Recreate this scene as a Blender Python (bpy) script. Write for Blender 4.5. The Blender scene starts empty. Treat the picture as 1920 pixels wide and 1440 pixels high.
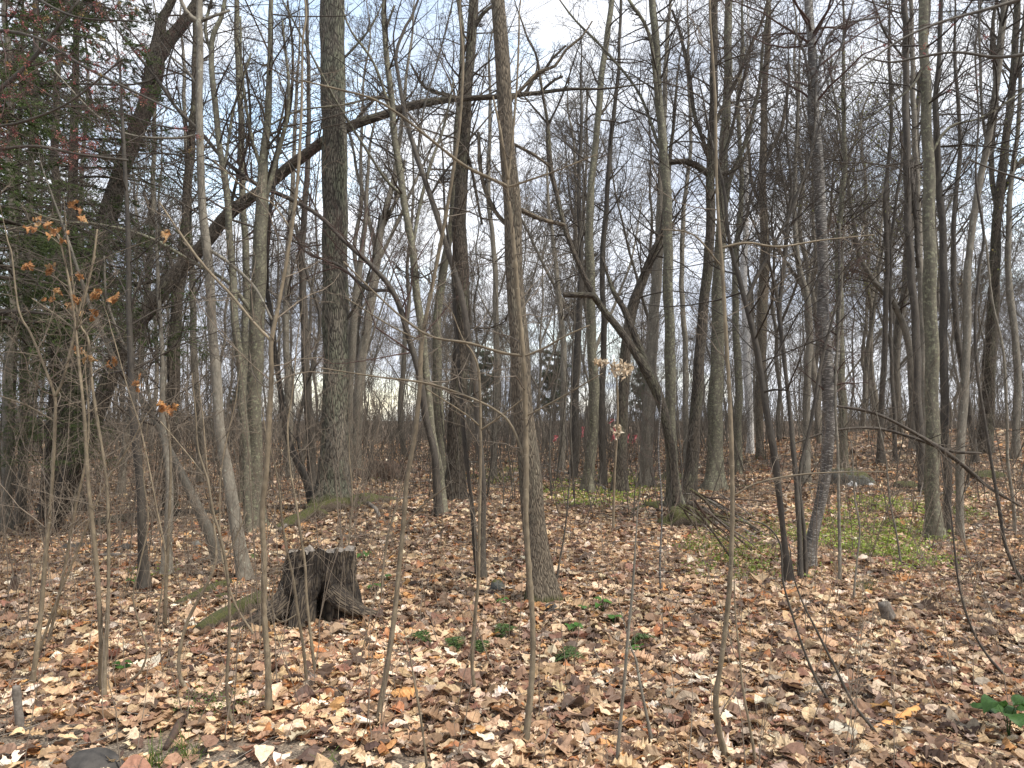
import bpy, math
import numpy as np

# ------------------------------------------------------------------ camera, sky, sun, exposure
scene = bpy.context.scene
col = scene.collection
F = 1442.0                      # focal length in photograph pixels (1920 wide)
PITCH = math.radians(2.66)
CAMZ = 1.6
cam_d = bpy.data.cameras.new("camera")
cam = bpy.data.objects.new("camera", cam_d)
col.objects.link(cam)
cam_d.sensor_width = 36.0
cam_d.lens = 36.0 * F / 1920.0
cam_d.clip_start = 0.05
cam_d.clip_end = 2000.0
cam.location = (0, 0, CAMZ)
cam.rotation_euler = (math.radians(90) + PITCH, 0, 0)
scene.camera = cam

SUN_ELEV, SUN_AZ = 56.0, 118.0     # degrees; azimuth clockwise from +Y: behind the camera, to the right
world = bpy.data.worlds.new("World")
scene.world = world
world.use_nodes = True
nt = world.node_tree
nt.nodes.clear()
def N(t, ty, **kw):
    n = t.nodes.new(ty)
    for k, v in kw.items():
        setattr(n, k, v)
    return n
w_out = N(nt, 'ShaderNodeOutputWorld')
w_bg = N(nt, 'ShaderNodeBackground')
w_sky = N(nt, 'ShaderNodeTexSky')
w_sky.sky_type = 'NISHITA'
w_sky.sun_disc = False
w_sky.sun_elevation = math.radians(SUN_ELEV)
w_sky.sun_rotation = math.radians(SUN_AZ)
w_bg.inputs['Strength'].default_value = 0.15
tc = N(nt, 'ShaderNodeTexCoord')
mp = N(nt, 'ShaderNodeMapping')
mp.inputs['Scale'].default_value = (1.0, 1.0, 2.6)
nz = N(nt, 'ShaderNodeTexNoise')
nz.inputs['Scale'].default_value = 2.3
nz.inputs['Detail'].default_value = 9
nz.inputs['Roughness'].default_value = 0.56
cr = N(nt, 'ShaderNodeValToRGB')
cr.color_ramp.elements[0].position = 0.26
cr.color_ramp.elements[1].position = 0.46
nt.links.new(tc.outputs['Generated'], mp.inputs['Vector'])
nt.links.new(mp.outputs['Vector'], nz.inputs['Vector'])
# a break in the cloud up to the left of the view
dotn = N(nt, 'ShaderNodeVectorMath', operation='DOT_PRODUCT')
hx, hy, hz = -0.17, 0.88, 0.40
hl = math.sqrt(hx*hx+hy*hy+hz*hz)
dotn.inputs[1].default_value = (hx/hl, hy/hl, hz/hl)
nt.links.new(tc.outputs['Generated'], dotn.inputs[0])
mr = N(nt, 'ShaderNodeMapRange')
mr.inputs['From Min'].default_value = 0.955
mr.inputs['From Max'].default_value = 1.0
mr.inputs['To Min'].default_value = 0.0
mr.inputs['To Max'].default_value = 0.16
nt.links.new(dotn.outputs['Value'], mr.inputs['Value'])
sb = N(nt, 'ShaderNodeMath', operation='SUBTRACT')
nt.links.new(nz.outputs['Fac'], sb.inputs[0])
nt.links.new(mr.outputs['Result'], sb.inputs[1])
nt.links.new(sb.outputs[0], cr.inputs['Fac'])
# cloud brightness (grey-blue bellies, white tops)
nz2 = N(nt, 'ShaderNodeTexNoise')
nz2.inputs['Scale'].default_value = 3.4
nz2.inputs['Detail'].default_value = 7
nt.links.new(mp.outputs['Vector'], nz2.inputs['Vector'])
cc = N(nt, 'ShaderNodeValToRGB')
cc.color_ramp.elements[0].position = 0.36
cc.color_ramp.elements[0].color = (3.3, 3.75, 4.6, 1)
cc.color_ramp.elements[1].position = 0.60
cc.color_ramp.elements[1].color = (6.0, 6.15, 6.5, 1)
nt.links.new(nz2.outputs['Fac'], cc.inputs['Fac'])
skm = N(nt, 'ShaderNodeVectorMath', operation='MULTIPLY')
skm.inputs[1].default_value = (3.4, 3.0, 2.4)
nt.links.new(w_sky.outputs['Color'], skm.inputs[0])
mx = N(nt, 'ShaderNodeMix', data_type='RGBA')
nt.links.new(cr.outputs['Color'], mx.inputs[0])
nt.links.new(skm.outputs[0], mx.inputs[6])
nt.links.new(cc.outputs['Color'], mx.inputs[7])
nt.links.new(mx.outputs[2], w_bg.inputs['Color'])
nt.links.new(w_bg.outputs['Background'], w_out.inputs['Surface'])

sun_d = bpy.data.lights.new("sun", 'SUN')
sun = bpy.data.objects.new("sun", sun_d)
col.objects.link(sun)
sun_d.energy = 3.6
sun_d.angle = math.radians(5)
sun_d.color = (1.0, 0.95, 0.86)
a, e = math.radians(SUN_AZ), math.radians(SUN_ELEV)
# direction towards the sun
from mathutils import Vector
sd = Vector((math.sin(a)*math.cos(e), math.cos(a)*math.cos(e), math.sin(e)))
sun.rotation_euler = sd.to_track_quat('Z', 'Y').to_euler()
sun.location = (0, 0, 30)

vs = scene.view_settings
vs.view_transform = 'Standard'
vs.look = 'None'
vs.exposure = 0.60
vs.gamma = 1.0
vs.use_curve_mapping = False

# ------------------------------------------------------------------ helpers
def unit(v):
    return v / np.maximum(np.linalg.norm(v, axis=-1, keepdims=True), 1e-9)

def snoise(x, y, seed=0, oct=4, f=1.0):
    """cheap smooth noise from sines, about -1..1"""
    r = np.random.RandomState(seed)
    s = 0.0
    am = 1.0
    tot = 0.0
    for o in range(oct):
        for k in range(3):
            an = r.uniform(0, 2*math.pi)
            ph = r.uniform(0, 2*math.pi)
            ff = f * r.uniform(0.7, 1.4)
            s = s + am * np.sin(ff*(x*math.cos(an) + y*math.sin(an)) + ph)
            tot += am * 0.6
        f *= 2.1
        am *= 0.5
    return s / tot

def sstep(a, b, x):
    t = np.clip((x-a)/(b-a), 0, 1)
    return t*t*(3-2*t)

def ground_h(x, y):
    x = np.asarray(x, dtype=float)
    y = np.asarray(y, dtype=float)
    d = np.maximum(y, 0)
    h = 0.05*snoise(x, y, 5, 4, 0.8)*sstep(2.5, 5, d)
    h = h + 0.018*snoise(x, y, 8, 3, 4.0)
    # rise on the right, crest about 24 m away
    h = h + 0.22*sstep(13, 32, d)
    h = h + 1.12*np.exp(-((y-24)/9.0)**2)*sstep(2.5, 14.0, x)
    # the bank that carries the thick oak and the middle trees
    h = h + 0.22*np.exp(-((y-13.0)/3.0)**2)*np.exp(-((x+1.6)/3.2)**2)
    h = h + 0.10*np.exp(-((y-8.0)/2.5)**2)*np.exp(-((x-1.0)/3.0)**2)
    # dip on the left
    h = h - 0.20*np.exp(-((y-12)/5.0)**2)*sstep(-3.0, -8.0, x)
    h = h + 0.5*snoise(x, y, 31, 2, 0.06)*sstep(30, 70, d)
    return h

CP, SP = math.cos(PITCH), math.sin(PITCH)
def ray(u, v):
    aa = (u-960.0)/F
    b = (720.0-v)/F
    y = CP - b*SP
    z = SP + b*CP
    return aa/y, z/y, 1.0/y
def pt(u, v, D):
    x, z, k = ray(u, v)
    return np.array([x*D, D, CAMZ + z*D])
_DS = np.concatenate([np.arange(2, 20, 0.08), np.geomspace(20, 120, 220)])
def hit(u, v):
    """distance at which the ray through this point meets the ground"""
    x, z, k = ray(u, v)
    g = CAMZ+z*_DS-ground_h(x*_DS, _DS)
    i = np.nonzero(g <= 0)[0]
    if len(i) == 0:
        return 120.0
    i = i[0]
    if i == 0:
        return 2.0
    f = g[i-1]/(g[i-1]-g[i])
    return float(_DS[i-1]+f*(_DS[i]-_DS[i-1]))

def gpt(u, v):
    D = hit(u, v)
    p = pt(u, v, D)
    p[2] = float(ground_h(p[0], p[1]))
    return p

def smooth_line(pts, step):
    """Catmull-Rom through pts (n,4: x y z r), resampled about every step metres"""
    pts = np.asarray(pts, float)
    if len(pts) == 2:
        n = max(2, int(np.linalg.norm(pts[1, :3]-pts[0, :3])/step)+1)
        t = np.linspace(0, 1, n)[:, None]
        return pts[0]*(1-t) + pts[1]*t
    ext = np.vstack([2*pts[0]-pts[1], pts, 2*pts[-1]-pts[-2]])
    out = []
    for i in range(1, len(ext)-2):
        p0, p1, p2, p3 = ext[i-1:i+3]
        L = np.linalg.norm(p2[:3]-p1[:3])
        n = max(1, int(round(L/step)))
        t = (np.arange(n)/n)[:, None]
        out.append(0.5*((2*p1)+(-p0+p2)*t+(2*p0-5*p1+4*p2-p3)*t*t+(-p0+3*p1-3*p2+p3)*t**3))
    out.append(ext[-2][None])
    o = np.vstack(out)
    o[:, 3] = np.maximum(o[:, 3], 0.0006)
    return o

def tubes(P, R, S, rng, radial=None):
    """P (N,K,3), R (N,K) -> verts, quads, bark coordinates"""
    Nn, K = R.shape
    T = np.empty_like(P)
    T[:, 1:-1] = P[:, 2:]-P[:, :-2]
    T[:, 0] = P[:, 1]-P[:, 0]
    T[:, -1] = P[:, -1]-P[:, -2]
    T = unit(T)
    chord = unit(P[:, -1]-P[:, 0] + 1e-6)
    ref = np.where(np.abs(chord[:, 2:3]) > 0.8, np.array([[1.0, 0, 0]]), np.array([[0, 0, 1.0]]))
    ref = ref[:, None, :]
    U = unit(ref - (ref*T).sum(-1, keepdims=True)*T)
    V = np.cross(T, U)
    th = np.arange(S)*2*math.pi/S
    c, s = np.cos(th), np.sin(th)
    RR = R[:, :, None] * np.ones(S)
    if radial is not None:
        RR = RR * radial
    verts = P[:, :, None, :] + RR[..., None]*(U[:, :, None, :]*c[:, None] + V[:, :, None, :]*s[:, None])
    ln = np.concatenate([np.zeros((Nn, 1)), np.cumsum(np.linalg.norm(np.diff(P, axis=1), axis=-1), axis=1)], axis=1)
    off = rng.uniform(0, 50, (Nn, 1))
    bark = np.stack([R[:, :, None]*c, R[:, :, None]*s, np.repeat((ln+off)[:, :, None], S, 2)], -1)
    base = (np.arange(Nn)*K*S)[:, None, None]
    k = (np.arange(K-1)*S)[None, :, None]
    j = np.arange(S)[None, None, :]
    j2 = (np.arange(S)+1) % S
    j2 = j2[None, None, :]
    q = np.stack([base+k+j, base+k+j2, base+k+S+j2, base+k+S+j], -1).reshape(-1, 4)
    return verts.reshape(-1, 3), q, bark.reshape(-1, 3)

class Buf:
    def __init__(s):
        s.v = []; s.q = []; s.b = []; s.c = []; s.n = 0
    def add(s, v, q, b=None, c=None):
        s.v.append(v); s.q.append(q+s.n); s.n += len(v)
        s.b.append(b if b is not None else v)
        s.c.append(c if c is not None else np.zeros((len(v), 3)))
    def tube(s, P, R, S, rng, radial=None):
        if P.ndim == 2:
            P = P[None]; R = R[None]
        v, q, b = tubes(P, R, S, rng, radial)
        s.add(v, q, b)
    def build(s, name, mat, base=(0, 0, 0), parent=None, smooth=True, colr=False):
        me = bpy.data.meshes.new(name)
        v = np.concatenate(s.v).astype(np.float32) - np.asarray(base, np.float32)
        q = np.concatenate(s.q).astype(np.int32)
        me.vertices.add(len(v))
        me.vertices.foreach_set('co', v.ravel())
        me.loops.add(q.size)
        me.loops.foreach_set('vertex_index', q.ravel())
        me.polygons.add(len(q))
        me.polygons.foreach_set('loop_start', np.arange(len(q), dtype=np.int32)*4)
        me.polygons.foreach_set('loop_total', np.full(len(q), 4, np.int32))
        me.polygons.foreach_set('use_smooth', np.full(len(q), smooth))
        at = me.attributes.new('bark', 'FLOAT_VECTOR', 'POINT')
        at.data.foreach_set('vector', np.concatenate(s.b).astype(np.float32).ravel())
        if colr:
            ca = me.attributes.new('tint', 'FLOAT_VECTOR', 'POINT')
            ca.data.foreach_set('vector', np.concatenate(s.c).astype(np.float32).ravel())
        me.update(calc_edges=True)
        me.materials.append(mat)
        o = bpy.data.objects.new(name, me)
        col.objects.link(o)
        if parent is not None:
            o.parent = parent
        return o

def tag(o, label=None, cat=None, group=None, kind=None):
    if label: o['label'] = label
    if cat: o['category'] = cat
    if group: o['group'] = group
    if kind: o['kind'] = kind
    return o

def empty(name, loc, rz=0):
    o = bpy.data.objects.new(name, None)
    o.empty_display_size = 0.2
    o.location = [float(t) for t in loc]
    o.rotation_euler = (0, 0, rz)
    col.objects.link(o)
    return o

def copy_tree(o, parent=None):
    c = o.copy()
    col.objects.link(c)
    if parent is not None:
        c.parent = parent
    for ch in list(o.children):
        copy_tree(ch, c)
    return c

def grow(rng, P, R, n, t0, t1, L, ang, up=0.25, wob=0.18, K=5, rr=0.6, tip=0.0012, flat=0.0, Lfall=0.5, rmax=1e9):
    """n children on every polyline of P. L absolute length (array per parent or number)"""
    Nn, Kp = R.shape
    idx = np.repeat(np.arange(Nn), n)
    M = len(idx)
    t = rng.uniform(t0, t1, M)
    f = t*(Kp-1)
    i = np.minimum(f.astype(int), Kp-2)
    fr = (f-i)[:, None]
    A, B = P[idx, i], P[idx, i+1]
    pos = A*(1-fr)+B*fr
    r0 = R[idx, i]*(1-fr[:, 0])+R[idx, i+1]*fr[:, 0]
    T = unit(B-A)
    rv = rng.normal(size=(M, 3))
    rv[:, 2] *= (1-flat)
    perp = unit(rv-(rv*T).sum(1, keepdims=True)*T)
    an = np.radians(rng.uniform(ang[0], ang[1], M))[:, None]
    d = T*np.cos(an)+perp*np.sin(an)
    L = np.broadcast_to(np.asarray(L, float), (Nn,))[idx]
    ln = L*rng.uniform(0.55, 1.25, M)*(1-Lfall*t)
    out = np.empty((M, K, 3))
    out[:, 0] = pos
    st = (ln/(K-1))[:, None]
    for k in range(1, K):
        d = unit(d+np.array([0, 0, up/(K-1)*2])+rng.normal(size=(M, 3))*wob)
        out[:, k] = out[:, k-1]+d*st
    rs = np.minimum(r0*rr*rng.uniform(0.6, 1.0, M), rmax)
    rs = np.maximum(rs, tip)
    tt = np.linspace(0, 1, K)[None]
    RR = rs[:, None]*(1-tt)+tip*tt
    return out, RR

def plen(P):
    return np.linalg.norm(np.diff(P, axis=1), axis=-1).sum(1)

# ------------------------------------------------------------------ materials
def mat_new(name):
    m = bpy.data.materials.new(name)
    m.use_nodes = True
    t = m.node_tree
    b = t.nodes['Principled BSDF']
    return m, t, b

def ramp(t, stops, interp='LINEAR'):
    r = N(t, 'ShaderNodeValToRGB')
    r.color_ramp.interpolation = interp
    els = r.color_ramp.elements
    while len(els) < len(stops):
        els.new(0.5)
    for e_, (p, c) in zip(els, stops):
        e_.position = p
        e_.color = (c[0], c[1], c[2], 1) if not isinstance(c, (int, float)) else (c, c, c, 1)
    return r

def attr_vec(t, scale, name='bark'):
    at = N(t, 'ShaderNodeAttribute')
    at.attribute_name = name
    m = N(t, 'ShaderNodeMapping')
    m.inputs['Scale'].default_value = scale
    t.links.new(at.outputs['Vector'], m.inputs['Vector'])
    return m.outputs['Vector']

def noise(t, vec, scale=1.0, detail=4, rough=0.55):
    n = N(t, 'ShaderNodeTexNoise')
    n.inputs['Scale'].default_value = scale
    n.inputs['Detail'].default_value = detail
    n.inputs['Roughness'].default_value = rough
    t.links.new(vec, n.inputs['Vector'])
    return n.outputs['Fac']

def mixc(t, fac, a_, b_, mode='MIX'):
    m = N(t, 'ShaderNodeMix', data_type='RGBA', blend_type=mode)
    for inp, val in ((0, fac), (6, a_), (7, b_)):
        if isinstance(val, (int, float)):
            m.inputs[inp].default_value = val
        elif isinstance(val, tuple):
            m.inputs[inp].default_value = (val[0], val[1], val[2], 1)
        else:
            t.links.new(val, m.inputs[inp])
    return m.outputs[2]

def bump(t, b, h, strength, dist):
    bp = N(t, 'ShaderNodeBump')
    bp.inputs['Strength'].default_value = strength
    bp.inputs['Distance'].default_value = dist
    t.links.new(h, bp.inputs['Height'])
    t.links.new(bp.outputs['Normal'], b.inputs['Normal'])

def vary(t, c, lo=0.75, hi=1.25):
    """tree to tree difference in bark colour"""
    oi = N(t, 'ShaderNodeObjectInfo')
    m = N(t, 'ShaderNodeMapRange')
    m.inputs['To Min'].default_value = lo
    m.inputs['To Max'].default_value = hi
    t.links.new(oi.outputs['Random'], m.inputs['Value'])
    v = N(t, 'ShaderNodeVectorMath', operation='SCALE')
    t.links.new(c, v.inputs[0])
    t.links.new(m.outputs['Result'], v.inputs['Scale'])
    return v.outputs[0]

def bark_furrow(name, ridge, crack, lichen, sc=26, zs=0.24, lich=0.5, moss=0.0):
    m, t, b = mat_new(name)
    vec = attr_vec(t, (1, 1, zs))
    nv = N(t, 'ShaderNodeTexNoise')
    nv.inputs['Scale'].default_value = 14
    t.links.new(vec, nv.inputs['Vector'])
    ad = N(t, 'ShaderNodeVectorMath', operation='MULTIPLY_ADD')
    ad.inputs[1].default_value = (0.035, 0.035, 0.035)
    t.links.new(nv.outputs['Color'], ad.inputs[0])
    t.links.new(vec, ad.inputs[2])
    vo = N(t, 'ShaderNodeTexVoronoi')
    vo.feature = 'DISTANCE_TO_EDGE'
    vo.inputs['Scale'].default_value = sc
    t.links.new(ad.outputs[0], vo.inputs['Vector'])
    rp = ramp(t, [(0.0, 0.0), (0.07, 0.35), (0.22, 1.0)])
    t.links.new(vo.outputs['Distance'], rp.inputs['Fac'])
    fine = noise(t, attr_vec(t, (90, 90, 30)), 1, 5, 0.6)
    big = noise(t, attr_vec(t, (5, 5, 1.6)), 1, 4, 0.6)
    rl = ramp(t, [(lich-0.05, 0.0), (lich+0.10, 1.0)])
    t.links.new(big, rl.inputs['Fac'])
    c1 = mixc(t, rl.outputs['Color'], ridge, lichen)
    c2 = mixc(t, rp.outputs['Color'], crack, c1)
    rf = ramp(t, [(0.3, 0.55), (0.7, 1.35)])
    t.links.new(fine, rf.inputs['Fac'])
    c3 = mixc(t, 1.0, c2, rf.outputs['Color'], 'MULTIPLY')
    if moss > 0:
        at = N(t, 'ShaderNodeAttribute'); at.attribute_name = 'bark'
        g = N(t, 'ShaderNodeTexCoord')
        sx = N(t, 'ShaderNodeSeparateXYZ'); t.links.new(g.outputs['Object'], sx.inputs[0])
        mm = N(t, 'ShaderNodeMapRange')
        mm.inputs['From Min'].default_value = moss; mm.inputs['From Max'].default_value = 0.0
        t.links.new(sx.outputs['Z'], mm.inputs['Value'])
        mu = N(t, 'ShaderNodeMath', operation='MULTIPLY'); t.links.new(mm.outputs['Result'], mu.inputs[0]); t.links.new(big, mu.inputs[1])
        rm = ramp(t, [(0.26, 0.0), (0.40, 1.0)]); t.links.new(mu.outputs[0], rm.inputs['Fac'])
        c3 = mixc(t, rm.outputs['Color'], c3, mixc(t, fine, (0.03, 0.035, 0.010), (0.11, 0.11, 0.025)))
    c4 = vary(t, c3, 0.85, 1.18)
    t.links.new(c4, b.inputs['Base Color'])
    b.inputs['Roughness'].default_value = 0.9
    hh = N(t, 'ShaderNodeMath', operation='MULTIPLY_ADD')
    t.links.new(fine, hh.inputs[0]); hh.inputs[1].default_value = 0.35
    t.links.new(rp.outputs['Color'], hh.inputs[2])
    bump(t, b, hh.outputs[0], 0.8, 0.012)
    return m

def bark_smooth(name, c_lo, c_hi, spot, spot_at=0.60, banded=40, vlo=0.8, vhi=1.2):
    m, t, b = mat_new(name)
    n1 = noise(t, attr_vec(t, (14, 14, 4)), 1, 5, 0.6)
    n2 = noise(t, attr_vec(t, (22, 22, banded)), 1, 4, 0.65)
    r1 = ramp(t, [(0.3, c_lo), (0.68, c_hi)])
    t.links.new(n1, r1.inputs['Fac'])
    r2 = ramp(t, [(spot_at, 0.0), (spot_at+0.06, 1.0)])
    t.links.new(n2, r2.inputs['Fac'])
    c = mixc(t, r2.outputs['Color'], r1.outputs['Color'], spot)
    n3 = noise(t, attr_vec(t, (60, 60, 25)), 1, 4, 0.6)
    r3 = ramp(t, [(0.3, 0.65), (0.7, 1.25)])
    t.links.new(n3, r3.inputs['Fac'])
    c = mixc(t, 1.0, c, r3.outputs['Color'], 'MULTIPLY')
    t.links.new(vary(t, c, vlo, vhi), b.inputs['Base Color'])
    b.inputs['Roughness'].default_value = 0.8
    bump(t, b, n3, 0.5, 0.004)
    return m

def bark_striped(name):
    m, t, b = mat_new(name)
    n2 = noise(t, attr_vec(t, (22, 22, 110)), 1, 3, 0.6)
    n1 = noise(t, attr_vec(t, (12, 12, 5)), 1, 5, 0.6)
    r1 = ramp(t, [(0.3, (0.035, 0.030, 0.027)), (0.7, (0.13, 0.115, 0.10))])
    t.links.new(n1, r1.inputs['Fac'])
    r2 = ramp(t, [(0.54, 0.0), (0.62, 0.85)])
    t.links.new(n2, r2.inputs['Fac'])
    c = mixc(t, r2.outputs['Color'], r1.outputs['Color'], (0.36, 0.345, 0.31))
    t.links.new(c, b.inputs['Base Color'])
    b.inputs['Roughness'].default_value = 0.65
    bump(t, b, n2, 0.5, 0.004)
    return m

def plain(name, c1, c2, scale=8, rough=0.85, bmp=0.3, bd=0.01, coord='bark', vlo=0.8, vhi=1.2, trans=0.0):
    m, t, b = mat_new(name)
    n = noise(t, attr_vec(t, (scale, scale, scale)), 1, 5, 0.6)
    r = ramp(t, [(0.3, c1), (0.7, c2)])
    t.links.new(n, r.inputs['Fac'])
    t.links.new(vary(t, r.outputs['Color'], vlo, vhi), b.inputs['Base Color'])
    b.inputs['Roughness'].default_value = rough
    if bmp:
        bump(t, b, n, bmp, bd)
    return m

def leaf_mat(name, rough=0.6, trans=0.25, wrinkle=True):
    m, t, b = mat_new(name)
    at = N(t, 'ShaderNodeAttribute'); at.attribute_name = 'tint'
    n = noise(t, attr_vec(t, (1, 1, 1)), 60, 5, 0.65)
    r = ramp(t, [(0.3, 0.62), (0.72, 1.28)])
    t.links.new(n, r.inputs['Fac'])
    c = mixc(t, 1.0, at.outputs['Color'], r.outputs['Color'], 'MULTIPLY')
    t.links.new(c, b.inputs['Base Color'])
    b.inputs['Roughness'].default_value = rough
    b.inputs['Specular IOR Level'].default_value = 0.35
    if wrinkle:
        bump(t, b, n, 0.6, 0.004)
    tr = N(t, 'ShaderNodeBsdfTranslucent')
    t.links.new(c, tr.inputs['Color'])
    ms = N(t, 'ShaderNodeMixShader')
    ms.inputs[0].default_value = trans
    t.links.new(b.outputs[0], ms.inputs[1])
    t.links.new(tr.outputs[0], ms.inputs[2])
    t.links.new(ms.outputs[0], t.nodes['Material Output'].inputs['Surface'])
    return m

M = {}
M['oak'] = bark_furrow('furrowed_oak_bark', (0.205, 0.183, 0.143), (0.028, 0.022, 0.017), (0.205, 0.210, 0.145), 46, 0.15, 0.50, 0.5)
M['oakdark'] = bark_furrow('dark_furrowed_bark', (0.102, 0.082, 0.060), (0.024, 0.018, 0.013), (0.122, 0.116, 0.075), 44, 0.17, 0.54)
M['maple'] = bark_furrow('brown_ridged_bark', (0.188, 0.152, 0.108), (0.060, 0.045, 0.030), (0.152, 0.136, 0.096), 85, 0.15, 0.60, 0.22)
M['stump'] = bark_furrow('weathered_stump_bark', (0.108, 0.083, 0.056), (0.013, 0.009, 0.007), (0.045, 0.034, 0.022), 50, 0.16, 0.50, 0.09)
M['grey'] = bark_smooth('smooth_grey_bark', (0.105, 0.091, 0.070), (0.218, 0.193, 0.151), (0.277, 0.268, 0.209), 0.60, 12)
M['greygreen'] = bark_smooth('lichened_bark', (0.074, 0.066, 0.045), (0.147, 0.133, 0.095), (0.207, 0.207, 0.133), 0.54, 26)
M['darkbark'] = bark_smooth('dark_smooth_bark', (0.037, 0.030, 0.024), (0.087, 0.074, 0.057), (0.122, 0.116, 0.085), 0.64, 20)
M['pale'] = bark_smooth('pale_sapling_bark', (0.113, 0.086, 0.054), (0.212, 0.169, 0.111), (0.286, 0.246, 0.177), 0.64, 60, 0.85, 1.15)
M['birch'] = bark_smooth('white_birch_bark', (0.42, 0.40, 0.37), (0.60, 0.58, 0.55), (0.13, 0.11, 0.10), 0.64, 70)
M['striped'] = bark_striped('striped_bark')
M['far'] = bark_smooth('far_tree_bark', (0.085, 0.073, 0.056), (0.180, 0.156, 0.121), (0.220, 0.206, 0.154), 0.60, 14, 0.65, 1.4)
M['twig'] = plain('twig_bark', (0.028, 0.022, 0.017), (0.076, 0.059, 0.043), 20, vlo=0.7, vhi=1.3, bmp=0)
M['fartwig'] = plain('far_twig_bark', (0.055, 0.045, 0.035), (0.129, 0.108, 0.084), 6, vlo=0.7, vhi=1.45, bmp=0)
M['redtwig'] = plain('reddish_twig_bark', (0.051, 0.027, 0.023), (0.102, 0.060, 0.047), 20, bmp=0)
M['paletwig'] = plain('pale_twig_bark', (0.099, 0.076, 0.055), (0.207, 0.165, 0.122), 20, vlo=0.75, vhi=1.2, bmp=0)
M['deadwood'] = plain('grey_dead_wood', (0.07, 0.058, 0.048), (0.22, 0.19, 0.16), 30, bmp=0.4)
M['moss'] = plain('moss', (0.030, 0.036, 0.008), (0.125, 0.130, 0.020), 22, bmp=0.9, bd=0.02)
M['rock'] = plain('grey_rock', (0.07, 0.07, 0.065), (0.22, 0.22, 0.20), 9, bmp=0.8, bd=0.02)
M['darkrock'] = plain('dark_rock', (0.022, 0.020, 0.018), (0.07, 0.062, 0.055), 14, bmp=0.8, bd=0.01)
M['paperock'] = plain('pale_stone', (0.38, 0.38, 0.37), (0.58, 0.57, 0.55), 9, bmp=0.4)
M['cutwood'] = plain('peeled_orange_wood', (0.30, 0.13, 0.035), (0.50, 0.26, 0.09), 12, bmp=0.3)
M['topwood'] = plain('grey_cut_wood', (0.05, 0.042, 0.035), (0.24, 0.21, 0.18), 30, bmp=0.9, bd=0.01)
M['root'] = plain('dark_root_tangle', (0.03, 0.02, 0.014), (0.10, 0.06, 0.04), 14, bmp=0.6)
M['leaf'] = leaf_mat('dead_leaf')
M['green'] = leaf_mat('green_leaf', 0.5, 0.35, False)
M['needle'] = leaf_mat('conifer_needles', 0.6, 0.38, False)
M['flower'] = leaf_mat('red_maple_flower', 0.6, 0.3, False)
m_, t_, b_ = mat_new('pink_flagging_tape')
b_.inputs['Base Color'].default_value = (0.90, 0.22, 0.25, 1)
b_.inputs['Roughness'].default_value = 0.4
M['tape'] = m_

def mossy_mat(name, under, thr=0.35):
    m, t, b = mat_new(name)
    g = N(t, 'ShaderNodeNewGeometry')
    s = N(t, 'ShaderNodeSeparateXYZ'); t.links.new(g.outputs['Normal'], s.inputs[0])
    n = noise(t, attr_vec(t, (9, 9, 9)), 1, 5, 0.65)
    n2 = noise(t, attr_vec(t, (60, 60, 60)), 1, 4, 0.7)
    ad = N(t, 'ShaderNodeMath', operation='MULTIPLY_ADD'); t.links.new(s.outputs['Z'], ad.inputs[0]); ad.inputs[1].default_value = 0.45; t.links.new(n, ad.inputs[2])
    r = ramp(t, [(thr+0.28, 0.0), (thr+0.40, 1.0)]); t.links.new(ad.outputs[0], r.inputs['Fac'])
    rm = ramp(t, [(0.3, (0.022, 0.026, 0.008)), (0.7, (0.095, 0.092, 0.022))]); t.links.new(n2, rm.inputs['Fac'])
    ru = ramp(t, [(0.3, tuple(0.5*q for q in under)), (0.7, tuple(1.3*q for q in under))]); t.links.new(n2, ru.inputs['Fac'])
    c = mixc(t, r.outputs['Color'], ru.outputs['Color'], rm.outputs['Color'])
    t.links.new(c, b.inputs['Base Color']); b.inputs['Roughness'].default_value = 0.95
    bump(t, b, n2, 1.0, 0.02)
    return m
M['mossrock'] = mossy_mat('moss_covered_rock', (0.10, 0.10, 0.09), 0.45)
M['mosslog'] = mossy_mat('moss_covered_wood', (0.075, 0.056, 0.038), 0.37)

# ground: humus, leaf mould, gravelly verge in the near left corner
mg, t, b = mat_new('forest_floor')
geo = N(t, 'ShaderNodeNewGeometry')
pos = geo.outputs['Position']
wn = N(t, 'ShaderNodeTexNoise'); wn.inputs['Scale'].default_value = 9; wn.inputs['Detail'].default_value = 3
t.links.new(pos, wn.inputs['Vector'])
wa = N(t, 'ShaderNodeVectorMath', operation='MULTIPLY_ADD'); wa.inputs[1].default_value = (0.08, 0.08, 0.08)
t.links.new(wn.outputs['Color'], wa.inputs[0]); t.links.new(pos, wa.inputs[2])
vo = N(t, 'ShaderNodeTexVoronoi'); vo.inputs['Scale'].default_value = 13
t.links.new(wa.outputs[0], vo.inputs['Vector'])
sc = N(t, 'ShaderNodeSeparateColor'); t.links.new(vo.outputs['Color'], sc.inputs[0])
rp = ramp(t, [(0.0, (0.06, 0.040, 0.028)), (0.25, (0.13, 0.085, 0.058)), (0.5, (0.22, 0.15, 0.10)), (0.75, (0.33, 0.235, 0.155)), (0.9, (0.26, 0.12, 0.05)), (1.0, (0.44, 0.34, 0.24))])
t.links.new(sc.outputs[0], rp.inputs['Fac'])
dk = N(t, 'ShaderNodeTexNoise'); dk.inputs['Scale'].default_value = 25; dk.inputs['Detail'].default_value = 6
t.links.new(pos, dk.inputs['Vector'])
rdk = ramp(t, [(0.35, 0.35), (0.62, 1.1)]); t.links.new(dk.outputs['Fac'], rdk.inputs['Fac'])
lit = mixc(t, 1.0, rp.outputs['Color'], rdk.outputs['Color'], 'MULTIPLY')
gn = N(t, 'ShaderNodeTexNoise'); gn.inputs['Scale'].default_value = 90; gn.inputs['Detail'].default_value = 6
t.links.new(pos, gn.inputs['Vector'])
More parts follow.
